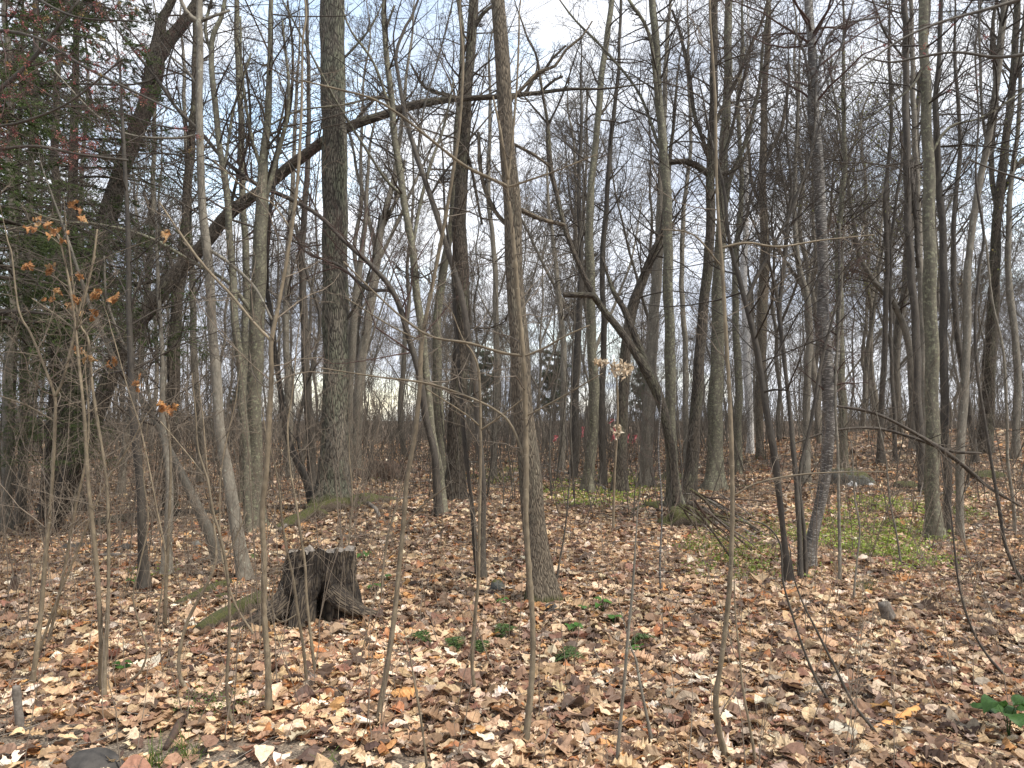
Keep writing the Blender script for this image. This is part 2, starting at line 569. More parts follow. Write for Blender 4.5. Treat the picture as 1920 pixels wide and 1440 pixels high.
rg = ramp(t, [(0.32, (0.045, 0.034, 0.024)), (0.5, (0.13, 0.102, 0.075)), (0.68, (0.34, 0.28, 0.21))]); t.links.new(gn.outputs['Fac'], rg.inputs['Fac'])
sx = N(t, 'ShaderNodeSeparateXYZ'); t.links.new(pos, sx.inputs[0])
# verge mask: (3.95 - y) - 0.55*(x+2.2)+
m1 = N(t, 'ShaderNodeMath', operation='MULTIPLY_ADD'); t.links.new(sx.outputs['X'], m1.inputs[0]); m1.inputs[1].default_value = 0.32
t.links.new(sx.outputs['Y'], m1.inputs[2])
wob = N(t, 'ShaderNodeTexNoise'); wob.inputs['Scale'].default_value = 1.6; t.links.new(pos, wob.inputs['Vector'])
m2 = N(t, 'ShaderNodeMath', operation='ADD'); t.links.new(m1.outputs[0], m2.inputs[0]); t.links.new(wob.outputs['Fac'], m2.inputs[1])
m3 = N(t, 'ShaderNodeMapRange'); m3.inputs['From Min'].default_value = 4.25; m3.inputs['From Max'].default_value = 3.75
t.links.new(m2.outputs[0], m3.inputs['Value'])
cg = mixc(t, m3.outputs['Result'], lit, rg.outputs['Color'])
t.links.new(cg, b.inputs['Base Color'])
b.inputs['Roughness'].default_value = 0.95
bump(t, b, dk.outputs['Fac'], 1.0, 0.05)
M['ground'] = mg

# ------------------------------------------------------------------ ground sheet
def build_ground():
    ys = np.concatenate([np.linspace(-30, 2, 17)[:-1], np.linspace(2, 12, 110)[:-1], np.linspace(12, 40, 110)[:-1], np.linspace(40, 120, 40)[:-1], np.geomspace(120, 900, 14)])
    xs1 = np.concatenate([np.linspace(0, 9, 80)[:-1], np.linspace(9, 30, 55)[:-1], np.linspace(30, 100, 26)[:-1], np.geomspace(100, 900, 12)])
    xs = np.concatenate([-xs1[:0:-1], xs1])
    X, Y = np.meshgrid(xs, ys)
    Z = ground_h(X, Y)
    v = np.stack([X, Y, Z], -1).reshape(-1, 3)
    ny, nx = X.shape
    i, j = np.meshgrid(np.arange(ny-1), np.arange(nx-1), indexing='ij')
    q = np.stack([i*nx+j, i*nx+j+1, (i+1)*nx+j+1, (i+1)*nx+j], -1).reshape(-1, 4)
    B = Buf(); B.add(v, q)
    tag(B.build('ground', M['ground']), kind='structure')
build_ground()

# ------------------------------------------------------------------ leaves
def leaf_template(kind, nl):
    """grid of 3 x (nl+1): x across (-1..1), y along (0..1)"""
    y = np.linspace(0, 1, nl+1)
    if kind == 'oval':
        w = np.sin(np.pi*y**0.85)**0.8*0.34
    elif kind == 'long':
        w = np.sin(np.pi*y**0.9)**0.9*0.21
    elif kind == 'oak':
        w = np.sin(np.pi*y**0.9)**0.7*0.33
        w = w*np.where(np.arange(nl+1) % 2 == 0, 0.62, 1.18)
    else:
        w = np.sin(np.pi*y**0.7)**0.6*0.46
    w[0] = 0.015; w[-1] = 0.01
    X = np.stack([-w, 0*w, w], 1)
    Y = np.stack([y, y, y], 1)
    if kind == 'oak':
        Y[:, 0] += 0.03; Y[:, 2] += 0.03
    i, j = np.meshgrid(np.arange(nl), np.arange(2), indexing='ij')
    q = np.stack([i*3+j, i*3+j+1, (i+1)*3+j+1, (i+1)*3+j], -1).reshape(-1, 4)
    return X.ravel(), Y.ravel(), q

def place_leaves(B, rng, pos, size, kind, nl, cols, tilt=0.35, curl=(0.1, 1.1), bend=(-0.7, 0.7), yaw=None, pitch0=0.0, narrow=1.0):
    n = len(pos)
    X, Y, q = leaf_template(kind, nl)
    V = len(X)
    x = X[None]*size[:, None]*narrow
    y = (Y[None]-0.5)*size[:, None]
    cu = rng.uniform(curl[0], curl[1], n)[:, None]*np.where(rng.rand(n) < 0.35, -1, 1)[:, None]
    be = rng.uniform(bend[0], bend[1], n)[:, None]
    z = cu*np.abs(x)**1.5/np.sqrt(size)[:, None]*1.1 + be*y*y/size[:, None]*1.3
    z = z + rng.normal(size=(n, V))*size[:, None]*0.035
    x = x + rng.normal(size=(n, V))*size[:, None]*0.02
    ya = rng.uniform(0, 2*math.pi, n) if yaw is None else yaw
    rx = rng.normal(0, tilt, n)+pitch0; ry = rng.normal(0, tilt, n)
    cx, sx_ = np.cos(rx)[:, None], np.sin(rx)[:, None]
    y1 = y*cx-z*sx_; z1 = y*sx_+z*cx
    cy, sy = np.cos(ry)[:, None], np.sin(ry)[:, None]
    x2 = x*cy+z1*sy; z2 = -x*sy+z1*cy
    cz, sz = np.cos(ya)[:, None], np.sin(ya)[:, None]
    x3 = x2*cz-y1*sz; y3 = x2*sz+y1*cz
    v = np.stack([x3+pos[:, 0:1], y3+pos[:, 1:2], z2+pos[:, 2:3]], -1)
    lift = np.maximum(0, pos[:, 2]-0.01-v[:, :, 2].min(1)) * (0.7 if yaw is None and pitch0 == 0 else 0)
    v[:, :, 2] += lift[:, None]
    Q = (q[None]+(np.arange(n)*V)[:, None, None]).reshape(-1, 4)
    tint = np.repeat(cols[:, None, :], V, 1).reshape(-1, 3)
    B.add(v.reshape(-1, 3), Q, np.repeat(rng.uniform(0, 9, (n, 1, 3)), V, 1).reshape(-1, 3)+np.tile(np.stack([X, Y, 0*X], -1)*0.12, (n, 1)), tint)

PAL = np.array([[0.56, 0.415, 0.265], [0.45, 0.315, 0.19], [0.66, 0.53, 0.375], [0.30, 0.195, 0.12], [0.20, 0.13, 0.088],
                [0.10, 0.066, 0.048], [0.38, 0.175, 0.075], [0.50, 0.28, 0.115], [0.36, 0.29, 0.225], [0.72, 0.64, 0.52], [0.27, 0.145, 0.10]])
PW = np.array([0.15, 0.15, 0.11, 0.15, 0.14, 0.12, 0.03, 0.03, 0.06, 0.035, 0.055])
def leaf_cols(rng, n, pos=None):
    k = rng.choice(len(PAL), n, p=PW/PW.sum())
    c = PAL[k]*np.array([1.06, 1.01, 0.98])*rng.uniform(0.8, 1.2, (n, 1))*rng.uniform(0.95, 1.05, (n, 3))
    return c

def fan(rng, n, y0, y1, m=0.82, c=0.9):
    """points spread evenly over the wedge of floor in view (with a margin)"""
    out = []
    tot = 0
    while tot < n:
        y = rng.uniform(y0, y1, n*2)
        W = m*y+c
        keep = rng.rand(n*2) < W/(m*y1+c)
        y = y[keep]; W = W[keep]
        x = rng.uniform(-1, 1, len(y))*W
        out.append(np.stack([x, y], 1)); tot += len(y)
    return np.concatenate(out)[:n]

def build_litter():
    rng = np.random.RandomState(11)
    B = Buf()
    def lay(n, y0, y1, smin, smax, spec, dz, tilt):
        p = fan(rng, n, y0, y1)
        # thinner on the gravelly verge
        vm = p[:, 1]+0.32*p[:, 0]+0.25*snoise(p[:, 0], p[:, 1], 4, 2, 2.0)
        cl = snoise(p[:, 0], p[:, 1], 77, 3, 1.4)
        keep = (rng.rand(n) < np.where(vm < 3.35, 0.22, 1.0)) & (rng.rand(n) < 0.80+0.5*cl)
        p = p[keep]
        z = ground_h(p[:, 0], p[:, 1])+rng.uniform(0, dz, len(p))
        pos = np.column_stack([p, z])
        ks = rng.choice(len(spec), len(p), p=[s[2] for s in spec])
        for i, (kind, nl, _) in enumerate(spec):
            s = pos[ks == i]
            sz = rng.uniform(smin, smax, len(s))*np.where(rng.rand(len(s)) < 0.4, 0.55, 1)*(1+0.5*(rng.rand(len(s)) < 0.06))
            place_leaves(B, rng, s, sz, kind, nl, leaf_cols(rng, len(s))*(1+0.32*snoise(s[:, 0], s[:, 1], 55, 5, 1.3))[:, None], tilt)
    lay(115000, 2.3, 9.0, 0.045, 0.112, [('oval', 7, 0.5), ('oak', 10, 0.35), ('round', 6, 0.15)], 0.030, 0.19)
    lay(120000, 9.0, 19.0, 0.06, 0.125, [('oval', 4, 0.6), ('oak', 6, 0.4)], 0.035, 0.28)
    lay(130000, 19.0, 52.0, 0.10, 0.19, [('oval', 2, 1.0)], 0.05, 0.36)
    lay(150000, 2.3, 10.0, 0.012, 0.034, [('oval', 2, 0.6), ('round', 2, 0.4)], 0.036, 0.45)
    # the bigger whole leaves that lie flat on top
    lay(10000, 2.3, 8.5, 0.09, 0.16, [('long', 9, 0.55), ('oak', 12, 0.30), ('oval', 8, 0.15)], 0.045, 0.20)
    tag(B.build('leaf_litter', M['leaf'], colr=True, smooth=False), kind='stuff')
build_litter()

def build_groundcover():
    rng = np.random.RandomState(12)
    B = Buf()
    patches = []
    def patch(u0, v0, u1, v1, n, size, c):
        u = rng.uniform(u0, u1, n); v = rng.uniform(v0, v1, n)
        ps = np.array([gpt(a_, b_) for a_, b_ in zip(u, v)])
        um, vm = (u0+u1)/2, (v0+v1)/2
        rr_ = ((u-um)/(u1-u0)*2)**2+((v-vm)/(v1-v0)*2)**2
        nn = snoise(ps[:, 0]*3, ps[:, 1]*3, 21, 3, 1.0)
        ps = ps[(rr_*rng.uniform(0.55, 2.2, len(ps)) < 1.0+0.6*nn) & (nn > -0.30)]
        k = 9
        pp = np.repeat(ps, k, 0)
        pp[:, :2] += rng.normal(0, 0.06, (len(pp), 2))
        pp[:, 2] = ground_h(pp[:, 0], pp[:, 1])+rng.uniform(0.005, 0.09, len(pp))
        cl = np.array(c)*rng.uniform(0.6, 1.5, (len(pp), 1))*np.array([1, 1, 1])
        place_leaves(B, rng, pp, rng.uniform(size*0.45, size*1.05, len(pp)), 'round', 2, cl, 0.5)
    G1, G2 = (0.26, 0.33, 0.06), (0.18, 0.22, 0.045)
    patch(1490, 940, 1790, 1080, 1500, 0.040, G1)
    patch(1270, 970, 1530, 1095, 650, 0.038, G2)
    patch(1020, 895, 1240, 955, 650, 0.048, G1)
    patch(1120, 880, 1210, 935, 200, 0.05, G1)
    patch(820, 868, 980, 912, 330, 0.05, G2)
    patch(1700, 920, 1860, 990, 120, 0.05, G2)
    patch(1560, 930, 1700, 965, 120, 0.05, G1)
    patch(650, 880, 760, 905, 90, 0.05, G2)
    patch(250, 1065, 340, 1090, 50, 0.03, G2)
    patch(330, 1105, 420, 1175, 60, 0.03, G2)
    patch(170, 1315, 275, 1352, 130, 0.020, (0.13, 0.17, 0.045))
    patch(345, 1300, 460, 1350, 110, 0.018, (0.11, 0.145, 0.04))
    patch(1480, 1000, 1530, 1050, 60, 0.035, G1)
    tag(B.build('low_green_plants', M['green'], colr=True), kind='stuff')
build_groundcover()

# ------------------------------------------------------------------ trees traced by hand
def flowers(rng, root, base, P3, R3, n=420, size=0.008, pal=((0.30, 0.10, 0.095), (0.36, 0.16, 0.12), (0.24, 0.075, 0.08), (0.34, 0.24, 0.09)), nm='red_flower_clusters', cnt=12):
    B = Buf()
    k = rng.choice(len(P3), min(n, len(P3)), replace=False)
    tips = P3[k, -1]
    pos = np.repeat(tips, cnt, 0)+rng.normal(0, 0.009, (len(tips)*cnt, 3))
    pal = np.array(pal)
    cc_ = pal[np.repeat(rng.choice(4, len(tips), p=[.38, .27, .2, .15]), cnt)]*rng.uniform(0.7, 1.3, (len(pos), 1))
    place_leaves(B, rng, pos, rng.uniform(size*0.9, size*2.2, len(pos)), 'oval', 2, cc_, 0.9)
    o = B.build(nm, M['flower'], base, root, colr=True)
    o['kind'] = 'stuff'

def green_buds(rng, root, base, P3, R3):
    flowers(rng, root, base, P3, R3, 520, 0.020, ((0.22, 0.24, 0.06), (0.28, 0.28, 0.09), (0.20, 0.19, 0.06), (0.26, 0.20, 0.08)), 'opening_buds', 4)
def red_buds(rng, root, base, P3, R3):
    flowers(rng, root, base, P3, R3, 220, 0.009, ((0.22, 0.07, 0.06), (0.26, 0.11, 0.08), (0.18, 0.06, 0.05), (0.2, 0.1, 0.06)), 'red_buds', 3)
BARK_TWIG = {'oak': 'twig', 'oakdark': 'twig', 'maple': 'twig', 'grey': 'twig', 'greygreen': 'twig', 'darkbark': 'twig',
             'pale': 'paletwig', 'birch': 'twig', 'striped': 'redtwig'}
tree_no = [100]

def trunk_part(name, line, mat, base, parent, rng, flare=0.0, S=16, rough=0.05, fl_h=0.25):
    P = line[:, :3]; R = line[:, 3]
    K = len(P)
    z = P[:, 2]-base[2]
    th = np.arange(S)*2*math.pi/S
    ph = rng.uniform(0, 6.28, 6)
    n_root = rng.randint(3, 6)
    lob = 1+0.35*np.cos(n_root*th+ph[0])+0.2*np.cos((n_root+2)*th+ph[1])
    fl = flare*np.exp(-np.maximum(z, 0)/fl_h)
    s = np.concatenate([[0], np.cumsum(np.linalg.norm(np.diff(P, axis=0), axis=1))])
    rad = 1+fl[:, None]*lob[None]
    rad = rad+rough*(np.sin(3*th[None]+2.3*s[:, None]+ph[2])+np.sin(2*th[None]-5.1*s[:, None]+ph[3])+0.7*np.sin(5*th[None]+9*s[:, None]+ph[4]))*0.6
    rad = rad*(1+0.02*np.sin(s*3.0+ph[5])[:, None])
    if R[1] < 0.03 and S >= 8:
        sp = rng.uniform(0.07, 0.13)
        rad = rad*(1+0.16*np.exp(-(((s % sp)-sp/2)/0.012)**2))[:, None]*(1+0.06*rng.randn(len(s)))[:, None]
    T0 = unit((P[1]-P[0])[None])[0]; T1 = unit((P[-1]-P[-2])[None])[0]
    P = np.vstack([P[0]-T0*R[0]*0.25, P[0]-T0*R[0]*0.15, P, P[-1]+T1*R[-1]*0.15, P[-1]+T1*R[-1]*0.25])
    R = np.concatenate([[R[0]*0.02, R[0]*0.8], R, [R[-1]*0.8, R[-1]*0.02]])
    rad = np.vstack([rad[:1], rad[:1], rad, rad[-1:], rad[-1:]])
    B = Buf()
    B.tube(P, R, S, rng, rad[None])
    return B.build(name, mat, base, parent)

def resample(line, K):
    s = np.concatenate([[0], np.cumsum(np.linalg.norm(np.diff(line[:, :3], axis=0), axis=1))])
    t = np.linspace(0, s[-1], K)
    return np.stack([np.interp(t, s, line[:, i]) for i in range(4)], 1)

def TREE(kind, label, pts, limbs=(), cat='tree', name='bare_tree', D=None, tw=(10, 1.2, 5, 3), t0=0.25, flare=0.5, top=4.0,
         group=None, twm=None, lean=0.0, trans=0.1, tip=0.0016, ang=(35, 85), up=0.16, extra=None):
    """pts: (u, v, width) in photograph pixels from the base upward; the stem stands at the depth of its foot."""
    tree_no[0] += 1
    rng = np.random.RandomState(tree_no[0])
    if D is None:
        D = hit(pts[0][0], pts[0][1])
    base = pt(pts[0][0], pts[0][1], D)
    base[2] = float(ground_h(base[0], base[1]))
    root = empty(name, base)
    tag(root, label, cat, group)
    line = []
    L0 = 0.0
    bow = rng.uniform(-0.035, 0.035)
    for i, (u, v, w) in enumerate(pts):
        hfrac = (pts[0][1]-v)/1000.0
        d = D*(1+lean*hfrac+bow*math.sin(min(hfrac, 1.2)*2.2))
        p = pt(u, v, d)
        line.append([p[0], p[1], p[2], w*(0.34 if cat == 'sapling' else 0.46)*d/F])
    line = np.array(line)
    under = line[0].copy()
    under[2] = base[2]-0.12; under[3] *= 1.05
    if line[0][2] < under[2]+0.03:
        line[0][2] = under[2]+0.03+0.05
    line = np.vstack([under, line])
    if pts[-1][1] <= 5 and top > 0:
        dirv = unit((line[-1, :3]-line[-3, :3])[None])[0]
        dirv = unit((dirv+np.array([0, 0, 0.5]))[None])[0]
        r = line[-1, 3]
        for k, f in enumerate((0.33, 0.66, 1.0)):
            q = line[-1].copy() if k == 0 else line[-1].copy()
            q[:3] = q[:3]+dirv*top*0.33+rng.normal(0, 0.10, 3)
            q[3] = max(0.004, r*(1-0.9*f))
            line = np.vstack([line, q])
    elif line[-1, 3] > 0.003:
        dirv = unit((line[-1, :3]-line[-3, :3])[None])[0]
        ext = max(0.35, min(3.5, line[-1, 3]*70))
        q0 = line[-1].copy()
        for f in (0.25, 0.5, 0.75, 1.0):
            q = q0.copy()
            q[:3] = q0[:3]+dirv*ext*f+rng.normal(0, 0.02*ext, 3)*f
            q[3] = max(0.0012, q0[3]*(1-f)**0.8)
            line = np.vstack([line, q])
    step = max(0.06, min(0.25, D*0.012))
    if cat == 'sapling':
        step = 0.022
    ln = smooth_line(line, step)
    S = 20 if line[2, 3] > 0.08 else (12 if line[2, 3] > 0.025 else 8)
    mat = M[kind]
    # small wander that no traced line can show
    s = np.arange(len(ln))*step
    for ax in (0, 1):
        ln[:, ax] += np.minimum(ln[:, 3]*0.35, 0.012)*(np.sin(s*2.1+rng.uniform(0, 6))+0.6*np.sin(s*5.3+rng.uniform(0, 6)))
    trunk_part('trunk', ln, mat, base, root, rng, flare if kind != 'pale' else 0.25, S, 0.05 if S > 8 else 0.03, 0.22 if D > 6 else 0.10)
    carriers = [resample(ln, 16)]
    for lb in limbs:
        lp = []
        acc = 0.0
        prev = None
        sl = rng.uniform(-0.28, 0.28)
        # depth of the trunk where the limb leaves it
        cen = ln[:, :3]
        f0 = pt(lb[0][0], lb[0][1], D)
        jd = np.argmin(np.linalg.norm((cen/cen[:, 1:2]-f0/f0[1])[:, [0, 2]], axis=1)) if True else 0
        # compare along the view ray: offsets from the camera height
        rel = (cen-np.array([0, 0, CAMZ])); rel = rel/rel[:, 1:2]
        f1 = (f0-np.array([0, 0, CAMZ]))/f0[1]
        jd = int(np.argmin(np.linalg.norm((rel-f1)[:, [0, 2]], axis=1)))
        d0 = ln[jd, 1]
        for (u, v, w) in lb:
            if prev is not None:
                acc += math.hypot(u-prev[0], v-prev[1])*d0/F
            prev = (u, v)
            d = d0+sl*acc
            p = pt(u, v, d)
            lp.append([p[0], p[1], p[2], w*0.5*d/F])
        lp = np.array(lp)
        if np.linalg.norm(lp[0, :3]-ln[jd, :3]) < 0.5:
            lp[0, :3] = ln[jd, :3]
        l2 = smooth_line(lp, step)
        s = np.arange(len(l2))*step
        for ax in (0, 1, 2):
            l2[1:, ax] += np.minimum(l2[1:, 3]*0.5, 0.015)*np.sin(s[1:]*4.1+rng.uniform(0, 6))
        if l2[0, 3]*2*F/d0 > 2.5 and len(limbs) <= 30:
            trunk_part('limb', l2, mat, base, root, rng, 0, 8, 0.03)
        else:
            trunk_part('limb', l2, mat, base, root, rng, 0, 5, 0.03)
        carriers.append(resample(l2, 16))
    # twigs
    n1, L1, n2, n3 = tw
    if n1:
        B = Buf()
        C = np.array(carriers)
        P0, R0 = C[:1, :, :3], C[:1, :, 3]
        Ps, Rs = grow(rng, P0, R0, n1, t0, 0.98, L1, ang, up, 0.20, 7, 0.40, tip*1.3, Lfall=0.45, rmax=0.007+0.0009*D)
        B.tube(Ps, Rs, 5, rng)
        PL, RL = Ps, Rs
        if len(C) > 1:
            lens = plen(C[1:, :, :3])
            nl = max(2, int(n1*0.5))
            Pq, Rq = grow(rng, C[1:, :, :3], C[1:, :, 3], nl, 0.12, 0.98, np.minimum(lens*0.3, L1), (30, 65), up*0.6, 0.15, 7, 0.5, tip*1.2, rmax=0.006+0.0006*D)
            B.tube(Pq, Rq, 4, rng)
            PL = np.concatenate([PL, Pq]); RL = np.concatenate([RL, Rq])
        if n2:
            P2, R2 = grow(rng, PL, RL, n2, 0.2, 0.98, plen(PL)*0.52, (30, 75), up*0.5, 0.20, 5, 0.6, tip)
            B.tube(P2, R2, 4, rng)
            if n3:
                P3, R3 = grow(rng, P2, R2, n3, 0.2, 0.98, plen(P2)*0.55, (30, 75), up*0.4, 0.22, 4, 0.7, tip*0.85)
                B.tube(P3, R3, 3, rng)
                if extra:
                    extra(rng, root, base, P3, R3)
        B.build('crown', M[twm or BARK_TWIG.get(kind, 'twig')], base, root)
    return root, ln

BIG = (50, 3.2, 7, 5)
MED = (38, 2.6, 7, 5)
SML = (34, 2.0, 7, 5)

# --- the thick oak and its neighbours
TREE('oak', 'thickest tree, straight furrowed grey-green oak trunk standing on the mossy bank',
     [(624, 955, 84), (627, 905, 66), (629, 850, 59), (630, 700, 53), (629, 500, 52), (627, 300, 51), (624, 100, 50), (622, 0, 49)],
     [[(652, 130, 5), (690, 60, 4), (720, 0, 3)], [(655, 640, 5), (690, 520, 4), (712, 400, 3)]], tw=(26, 2.6, 7, 5), t0=0.62, flare=0.35, top=9, name='oak_tree')
TREE('maple', 'brown ridged trunk leaning left, its broad foot in open leaf litter at the centre',
     [(1018, 1128, 62), (1014, 1085, 56), (1006, 1020, 50), (996, 950, 46), (984, 800, 42), (972, 600, 38), (965, 480, 36), (952, 300, 33), (942, 150, 31), (937, 0, 29)],
     [[(955, 430, 9), (925, 390, 8), (905, 330, 8), (898, 250, 6)], [(970, 390, 8), (1010, 410, 8), (1057, 423, 6)], [(965, 270, 7), (1000, 290, 6), (1030, 312, 5)],
      [(955, 200, 7), (985, 160, 7), (1010, 135, 7), (1040, 125, 6), (1060, 95, 5), (1090, 70, 4), (1110, 40, 3)]], tw=(16, 1.6, 6, 4), t0=0.5, flare=0.35, top=6, name='maple_tree')
# --- clump just right of the oak
TREE('greygreen', 'slim grey stem rising leftward from the clump between oak and centre tree',
     [(828, 965, 22), (820, 880, 19), (806, 790, 17), (797, 660, 16), (785, 580, 16), (773, 480, 15), (757, 367, 14), (747, 300, 14), (737, 217, 13), (727, 133, 12), (718, 25, 10), (722, 0, 9)],
     [[(770, 470, 7), (800, 330, 6), (832, 240, 5), (850, 150, 3)], [(737, 217, 6), (700, 120, 5), (660, 60, 4), (640, 10, 3)], [(720, 60, 5), (740, 10, 4)], [(733, 180, 5), (690, 186, 4), (640, 197, 4), (560, 208, 3.5), (500, 238, 3.5), (430, 268, 3), (330, 285, 2.5)], [(757, 367, 6), (720, 330, 5), (660, 240, 4.5), (610, 150, 4), (560, 60, 3.5), (530, 0, 3)]], tw=SML, t0=0.35)
TREE('darkbark', 'dark stem arching far left from the clump behind the stump, its tips crossing the oak',
     [(822, 968, 16.0), (815, 860, 15.2), (800, 780, 14.4), (785, 700, 13.6), (762, 620, 12.0), (735, 545, 11.2), (700, 500, 10.4), (650, 455, 9.6), (600, 405, 8.8), (540, 372, 8.8), (480, 345, 8.8), (420, 300, 8.0), (375, 245, 7.2), (330, 200, 7.2), (292, 145, 6.4)],
     [[(292, 145, 4.8), (250, 157, 4.0), (150, 158, 4.0), (0, 155, 3.2), (-60, 150, 2.4)], [(292, 145, 4.0), (270, 90, 3.2), (230, 40, 2.4), (210, 0, 2.0)],
      [(480, 345, 4.8), (400, 312, 4.0), (330, 290, 3.2), (230, 290, 3.2), (100, 292, 3.2), (0, 275, 2.4)],
      [(375, 245, 4.0), (300, 235, 3.2), (180, 203, 3.2), (0, 205, 2.4)], [(600, 405, 4.0), (560, 330, 3.2), (500, 230, 2.4), (480, 120, 2.0)],
      [(735, 545, 6.4), (690, 540, 6.4), (640, 500, 5.6), (570, 470, 4.8), (540, 400, 4.0), (430, 310, 4.0)],
      [(330, 200, 3.2), (312, 150, 3.2), (330, 70, 2.8), (350, 35, 2.4)]], tw=(30, 1.9, 7, 5), t0=0.25, top=0, up=0.15, twm='redtwig', extra=red_buds)
TREE('darkbark', 'thin dark stem curving left in front of the clump, foot beside a mossy stone',
     [(904, 1085, 15), (902, 1000, 14), (903, 880, 13), (897, 780, 13), (888, 680, 13), (880, 630, 13), (867, 563, 12), (840, 480, 12), (807, 367, 11), (783, 300, 10), (763, 227, 9), (750, 150, 8), (743, 100, 7), (760, 50, 6), (782, 5, 5)],
     [[(880, 620, 4), (920, 615, 3), (950, 600, 2)], [(807, 367, 5), (835, 320, 4), (905, 250, 3)], [(783, 300, 5), (795, 200, 4), (830, 80, 3), (850, 0, 2.5)], [(840, 480, 4), (790, 520, 3), (740, 500, 2)]], tw=SML, t0=0.3)
TREE('darkbark', 'second thin dark stem standing close left of the curving one',
     [(897, 1080, 9), (888, 980, 9), (878, 900, 8), (868, 800, 8), (860, 700, 7), (855, 600, 7), (848, 500, 6), (835, 400, 5), (830, 300, 4)], tw=(12, 0.8, 4, 3), t0=0.35)
TREE('oakdark', 'straight reddish-brown furrowed trunk just left of the centre tree',
     [(850, 935, 42), (853, 880, 38), (858, 780, 36), (862, 700, 34), (866, 600, 32), (866, 500, 30), (862, 400, 28), (868, 280, 25), (878, 160, 22), (884, 80, 20), (886, 0, 20)],
     [[(875, 190, 8), (840, 178, 8), (800, 165, 6), (770, 120, 4)], [(884, 60, 8), (905, 30, 8), (925, 10, 6)], [(868, 270, 6), (890, 350, 5), (905, 420, 4)]], tw=MED, t0=0.4, top=6)
TREE('greygreen', 'rough grey trunk with forked crown a little left of the reddish one',
     [(832, 930, 22), (828, 850, 20), (820, 740, 20), (818, 640, 18), (825, 560, 17), (838, 470, 16), (850, 380, 16), (856, 290, 15), (862, 200, 13), (866, 100, 11), (862, 0, 9)], tw=MED, t0=0.4)
TREE('grey', 'pale leaning grey trunk far behind, right of the thick oak',
     [(662, 880, 24), (668, 790, 22), (676, 700, 20), (690, 600, 19), (707, 490, 17), (716, 420, 14), (740, 330, 11), (752, 240, 8), (765, 120, 6)],
     [[(707, 490, 9), (690, 400, 8), (672, 330, 6), (655, 250, 4)], [(716, 430, 8), (745, 370, 7), (760, 300, 5)]], tw=MED, t0=0.45)
TREE('grey', 'smooth grey column hugging the right flank of the thick oak',
     [(650, 905, 22), (652, 800, 20), (656, 700, 18), (663, 600, 16), (672, 520, 13), (683, 430, 10), (690, 330, 7)], tw=(14, 1.2, 5, 4), t0=0.6)

# --- left part
TREE('grey', 'smooth pale grey trunk curving up from the litter left of the stump, forked at top',
     [(457, 1092, 32), (450, 1040, 27), (438, 960, 24), (428, 880, 22), (415, 800, 20), (405, 700, 20), (397, 620, 19), (388, 500, 18), (382, 400, 17), (378, 300, 15), (375, 150, 14), (370, 40, 13), (372, 0, 12)],
     [[(370, 45, 10), (350, 20, 8), (330, -20, 6)], [(372, 40, 8), (400, 30, 6), (430, 20, 4)], [(383, 160, 4), (350, 130, 4), (320, 105, 3)], [(378, 250, 5), (330, 258, 5), (240, 252, 4), (180, 215, 3), (100, 130, 2.5)],
      [(390, 470, 6), (440, 500, 6), (480, 540, 5), (510, 600, 4)]], tw=(12, 1.2, 5, 3), t0=0.4, flare=0.3)
TREE('oakdark', 'massive dark trunk at left curving right into a high fork among hemlock boughs',
     [(118, 960, 66), (125, 880, 58), (132, 760, 54), (143, 660, 52), (156, 580, 48), (172, 500, 43), (203, 400, 37), (240, 290, 33), (272, 200, 34), (291, 120, 38), (296, 80, 26), (308, 30, 18), (325, 0, 16)],
     [[(293, 118, 26), (318, 75, 24), (350, 35, 22), (372, 0, 18), (400, -40, 14)], [(172, 500, 9), (215, 530, 8), (275, 530, 7), (330, 500, 5)]], tw=(20, 1.8, 6, 4), t0=0.45, top=5, name='oak_tree')
TREE('oakdark', 'long toppled trunk leaning up rightward behind the oak, propped in the trees',
     [(105, 968, 34), (150, 860, 34), (188, 755, 33), (225, 655, 33), (280, 580, 32), (330, 515, 30), (375, 465, 27), (430, 400, 25), (500, 350, 23), (560, 300, 22), (610, 262, 21), (660, 235, 20), (720, 215, 18), (790, 195, 16), (850, 186, 13), (920, 182, 11), (985, 176, 10), (1012, 174, 8)],
     [[(985, 176, 7), (1000, 150, 7), (1020, 135, 6), (1035, 110, 5), (1060, 85, 4)], [(1012, 174, 6), (1040, 150, 5), (1055, 143, 4)], [(500, 350, 9), (520, 280, 7), (545, 200, 6), (548, 100, 5), (540, 0, 4)],
      [(430, 400, 7), (445, 330, 6), (470, 240, 5), (460, 120, 4)], [(660, 235, 6), (690, 200, 5), (720, 170, 4)], [(850, 186, 6), (830, 178, 5), (810, 168, 4)], [(330, 515, 8), (300, 440, 6), (270, 360, 5)]],
     D=12.6, tw=(26, 1.6, 5, 3), t0=0.2, top=0, name='fallen_tree', cat='fallen tree', up=0.5, flare=0.1)
TREE('greygreen', 'sturdy straight trunk left of the oak crossed by the toppled trunk',
     [(479, 985, 36), (478, 930, 31), (477, 840, 30), (478, 740, 30), (481, 620, 30), (485, 500, 29), (491, 400, 26), (494, 320, 20), (500, 240, 15), (505, 140, 12), (510, 0, 9)],
     [[(479, 600, 7), (430, 530, 7), (350, 485, 6), (270, 442, 6), (190, 420, 5), (110, 415, 4), (40, 390, 3)], [(491, 390, 10), (510, 330, 9), (535, 240, 8), (540, 150, 6), (530, 40, 4)], [(494, 320, 7), (470, 250, 6), (455, 150, 5), (450, 30, 4)]], tw=MED, t0=0.45)
TREE('oakdark', 'shaggy trunk with peeling bark and a dark hole, between two leaning trunks at left',
     [(318, 952, 27), (319, 900, 24), (321, 800, 24), (325, 700, 25), (331, 600, 23), (340, 500, 21), (348, 420, 20), (354, 340, 18), (360, 240, 15), (366, 120, 12), (368, 0, 10)], tw=MED, t0=0.4)
